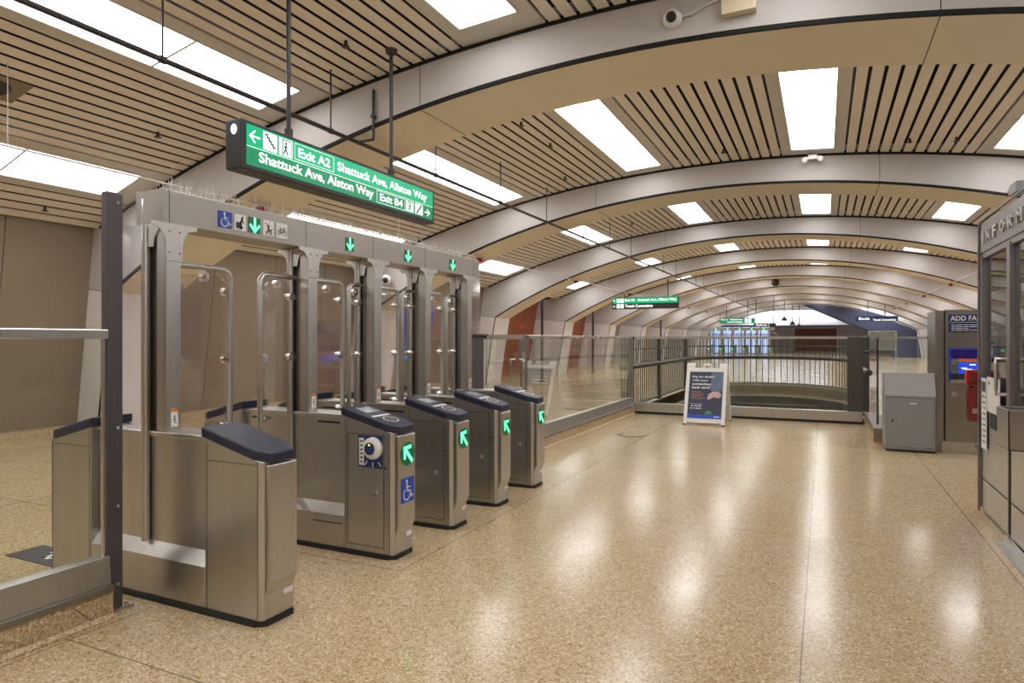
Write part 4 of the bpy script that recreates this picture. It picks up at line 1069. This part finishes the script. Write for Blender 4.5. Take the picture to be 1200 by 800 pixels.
# ================================================================== FAR END
# far fare gates facing the camera
far = []
for i in range(6):
    c_ = copy_tree(g3)
    c_.location = (-8.7+i*.95, 57.5, 0); c_.rotation_euler = (0, 0, -PI/2)
    c_['label'] = 'distant fare gate under the green sign, %s from the left in the far row' % ORD[i]; c_['group'] = 'far row of fare gates'
r = empty('far_gate_header', (-6.3, 57.5, 2.31), 'distant header beam with green arrows over the far row of gates', 'gate header')
q = MB(); q.box(-9.2, -3.6, 57.3, 57.7, 2.31, 2.53); q.build('beam', M['steel'], r)
for i in range(5):
    q = MB(); shapes(q, ARROW_DOWN, (-8.3+i*.95, 57.29, 2.34), (1, 0, 0), (0, 0, 1), .16, .16); q.build('lane_arrow', M['arrow_on'], r)
# rotunda beyond the last arch
yl = RIBS[-1]+RW
q = MB()
N_ = 48
def dome(R0, z0, R1, z1, mi, cx=-1.0, cy=86):
    vs = []; 
    for k in range(N_): a = 2*PI*k/N_; vs += [(cx+R0*math.cos(a), cy+R0*math.sin(a), z0), (cx+R1*math.cos(a), cy+R1*math.sin(a), z1)]
    q.add(vs, [(2*k, 2*k+1, (2*k+3) % (2*N_), (2*k+2) % (2*N_)) for k in range(N_)], mi, True)
for (a, b_, c2, d, m_) in ((13.5, 3.0, 12.5, 4.2, 0), (12.5, 4.2, 12.2, 4.25, 1), (12.2, 4.25, 9.5, 5.2, 0), (9.5, 5.2, 9.2, 5.25, 1), (9.2, 5.25, 6.0, 6.0, 0)): dome(a, b_, c2, d, m_)
struct(q, 'ceiling_rotunda', [M['rotunda'], M['grey']])
q = MB()
for k in range(48):
    a = PI*k/48; c2 = PI*(k+1)/48; xm = -1+13.4*math.cos((a+c2)/2)
    q.add([(-1+13.4*math.cos(t), 86+13.4*math.sin(t), z_) for t, z_ in ((a, 0), (a, 3.05), (c2, 3.05), (c2, 0))], [(0, 1, 2, 3)], 0 if -3.4 < xm < 1.7 else 1)
struct(q, 'wall_far', [M['brown'], M['rotunda']])
# glazed street lobby, bright with daylight, behind the far gates
r = empty('glazed_lobby', (-8.4, 72.5, 0), 'distant blue daylit glass lobby wall behind the far fare gates', 'glass wall')
q = MB()
for i in range(8): q.box(-11.6+i*.95-.05, -11.6+i*.95+.05, 72.4, 72.5, 0, 2.95)
q.box(-11.6, -4.95, 72.4, 72.5, 2.85, 3.05); q.box(-11.6, -4.95, 72.4, 72.5, 2.0, 2.08); q.box(-11.6, -4.95, 72.4, 72.5, 0, .12)
q.build('frame', M['slope'], r)
for i in range(7):
    q = MB(); q.box(-11.6+i*.95+.05, -11.6+(i+1)*.95-.05, 72.44, 72.46, .12, 2.85); q.build('pane', M['daylit'], r)
# sloping stair enclosure crossing the far right of the hall
q = MB(); q.prism([(7.3, 0), (7.3, 2.3), (2.2, 4.75), (-1.9, 4.85), (4.2, 2.0), (5.6, 1.2), (5.6, 0)], 'y', 66.0, 69.0)
o = q.build('stair_enclosure', M['slope']); tag(o, 'sloping blue-grey street stair enclosure at the far end of the hall', 'stair enclosure')
q = MB(); q.prism([(-2.2, 4.95), (-1.9, 4.78), (4.2, 1.93), (4.2, 2.13)], 'y', 65.7, 66.0); q.build('dark_edge', M['pipe'], o)
# map stand
r = empty('map_stand', (4.25, 60, 0), 'distant metal framed map display stand near the right wall', 'display stand')
for xx in (3.3, 5.2): 
    q = MB(); q.box(xx-.05, xx+.05, 59.95, 60.05, 0, 2.25); q.build('leg', M['steel_light'], r)
q = MB(); q.box(3.35, 5.15, 59.97, 60.03, .8, 2.15); q.build('panel', M['backlit_blue'] if False else M['grey_box'], r)
q = MB(); q.box(3.3, 5.2, 59.94, 60.06, .72, .80); q.box(3.3, 5.2, 59.94, 60.06, 2.15, 2.25); q.build('frame', M['steel_light'], r)
# distant pendant lamps
for (x, y, z, nm) in ((-3.1, 62, 3.2, 'left'), (-2.6, 66, 2.9, 'middle'), (-2.0, 64.5, 2.6, 'right')):
    r = empty('pendant_lamp', (x, y, z), 'distant black pendant lamp on a rod, %s of three' % nm, 'loudspeaker', 'pendants near the far end')
    q = MB(); q.cyl((x, y, z+.3), (x, y, zc(x)), .03, 8); q.build('rod', M['pipe'], r)
    q = MB(); q.tube([(x, y, z), (x, y, z+.12), (x, y, z+.34)], [.22, .22, .08], 12); q.build('horn', M['black'], r)
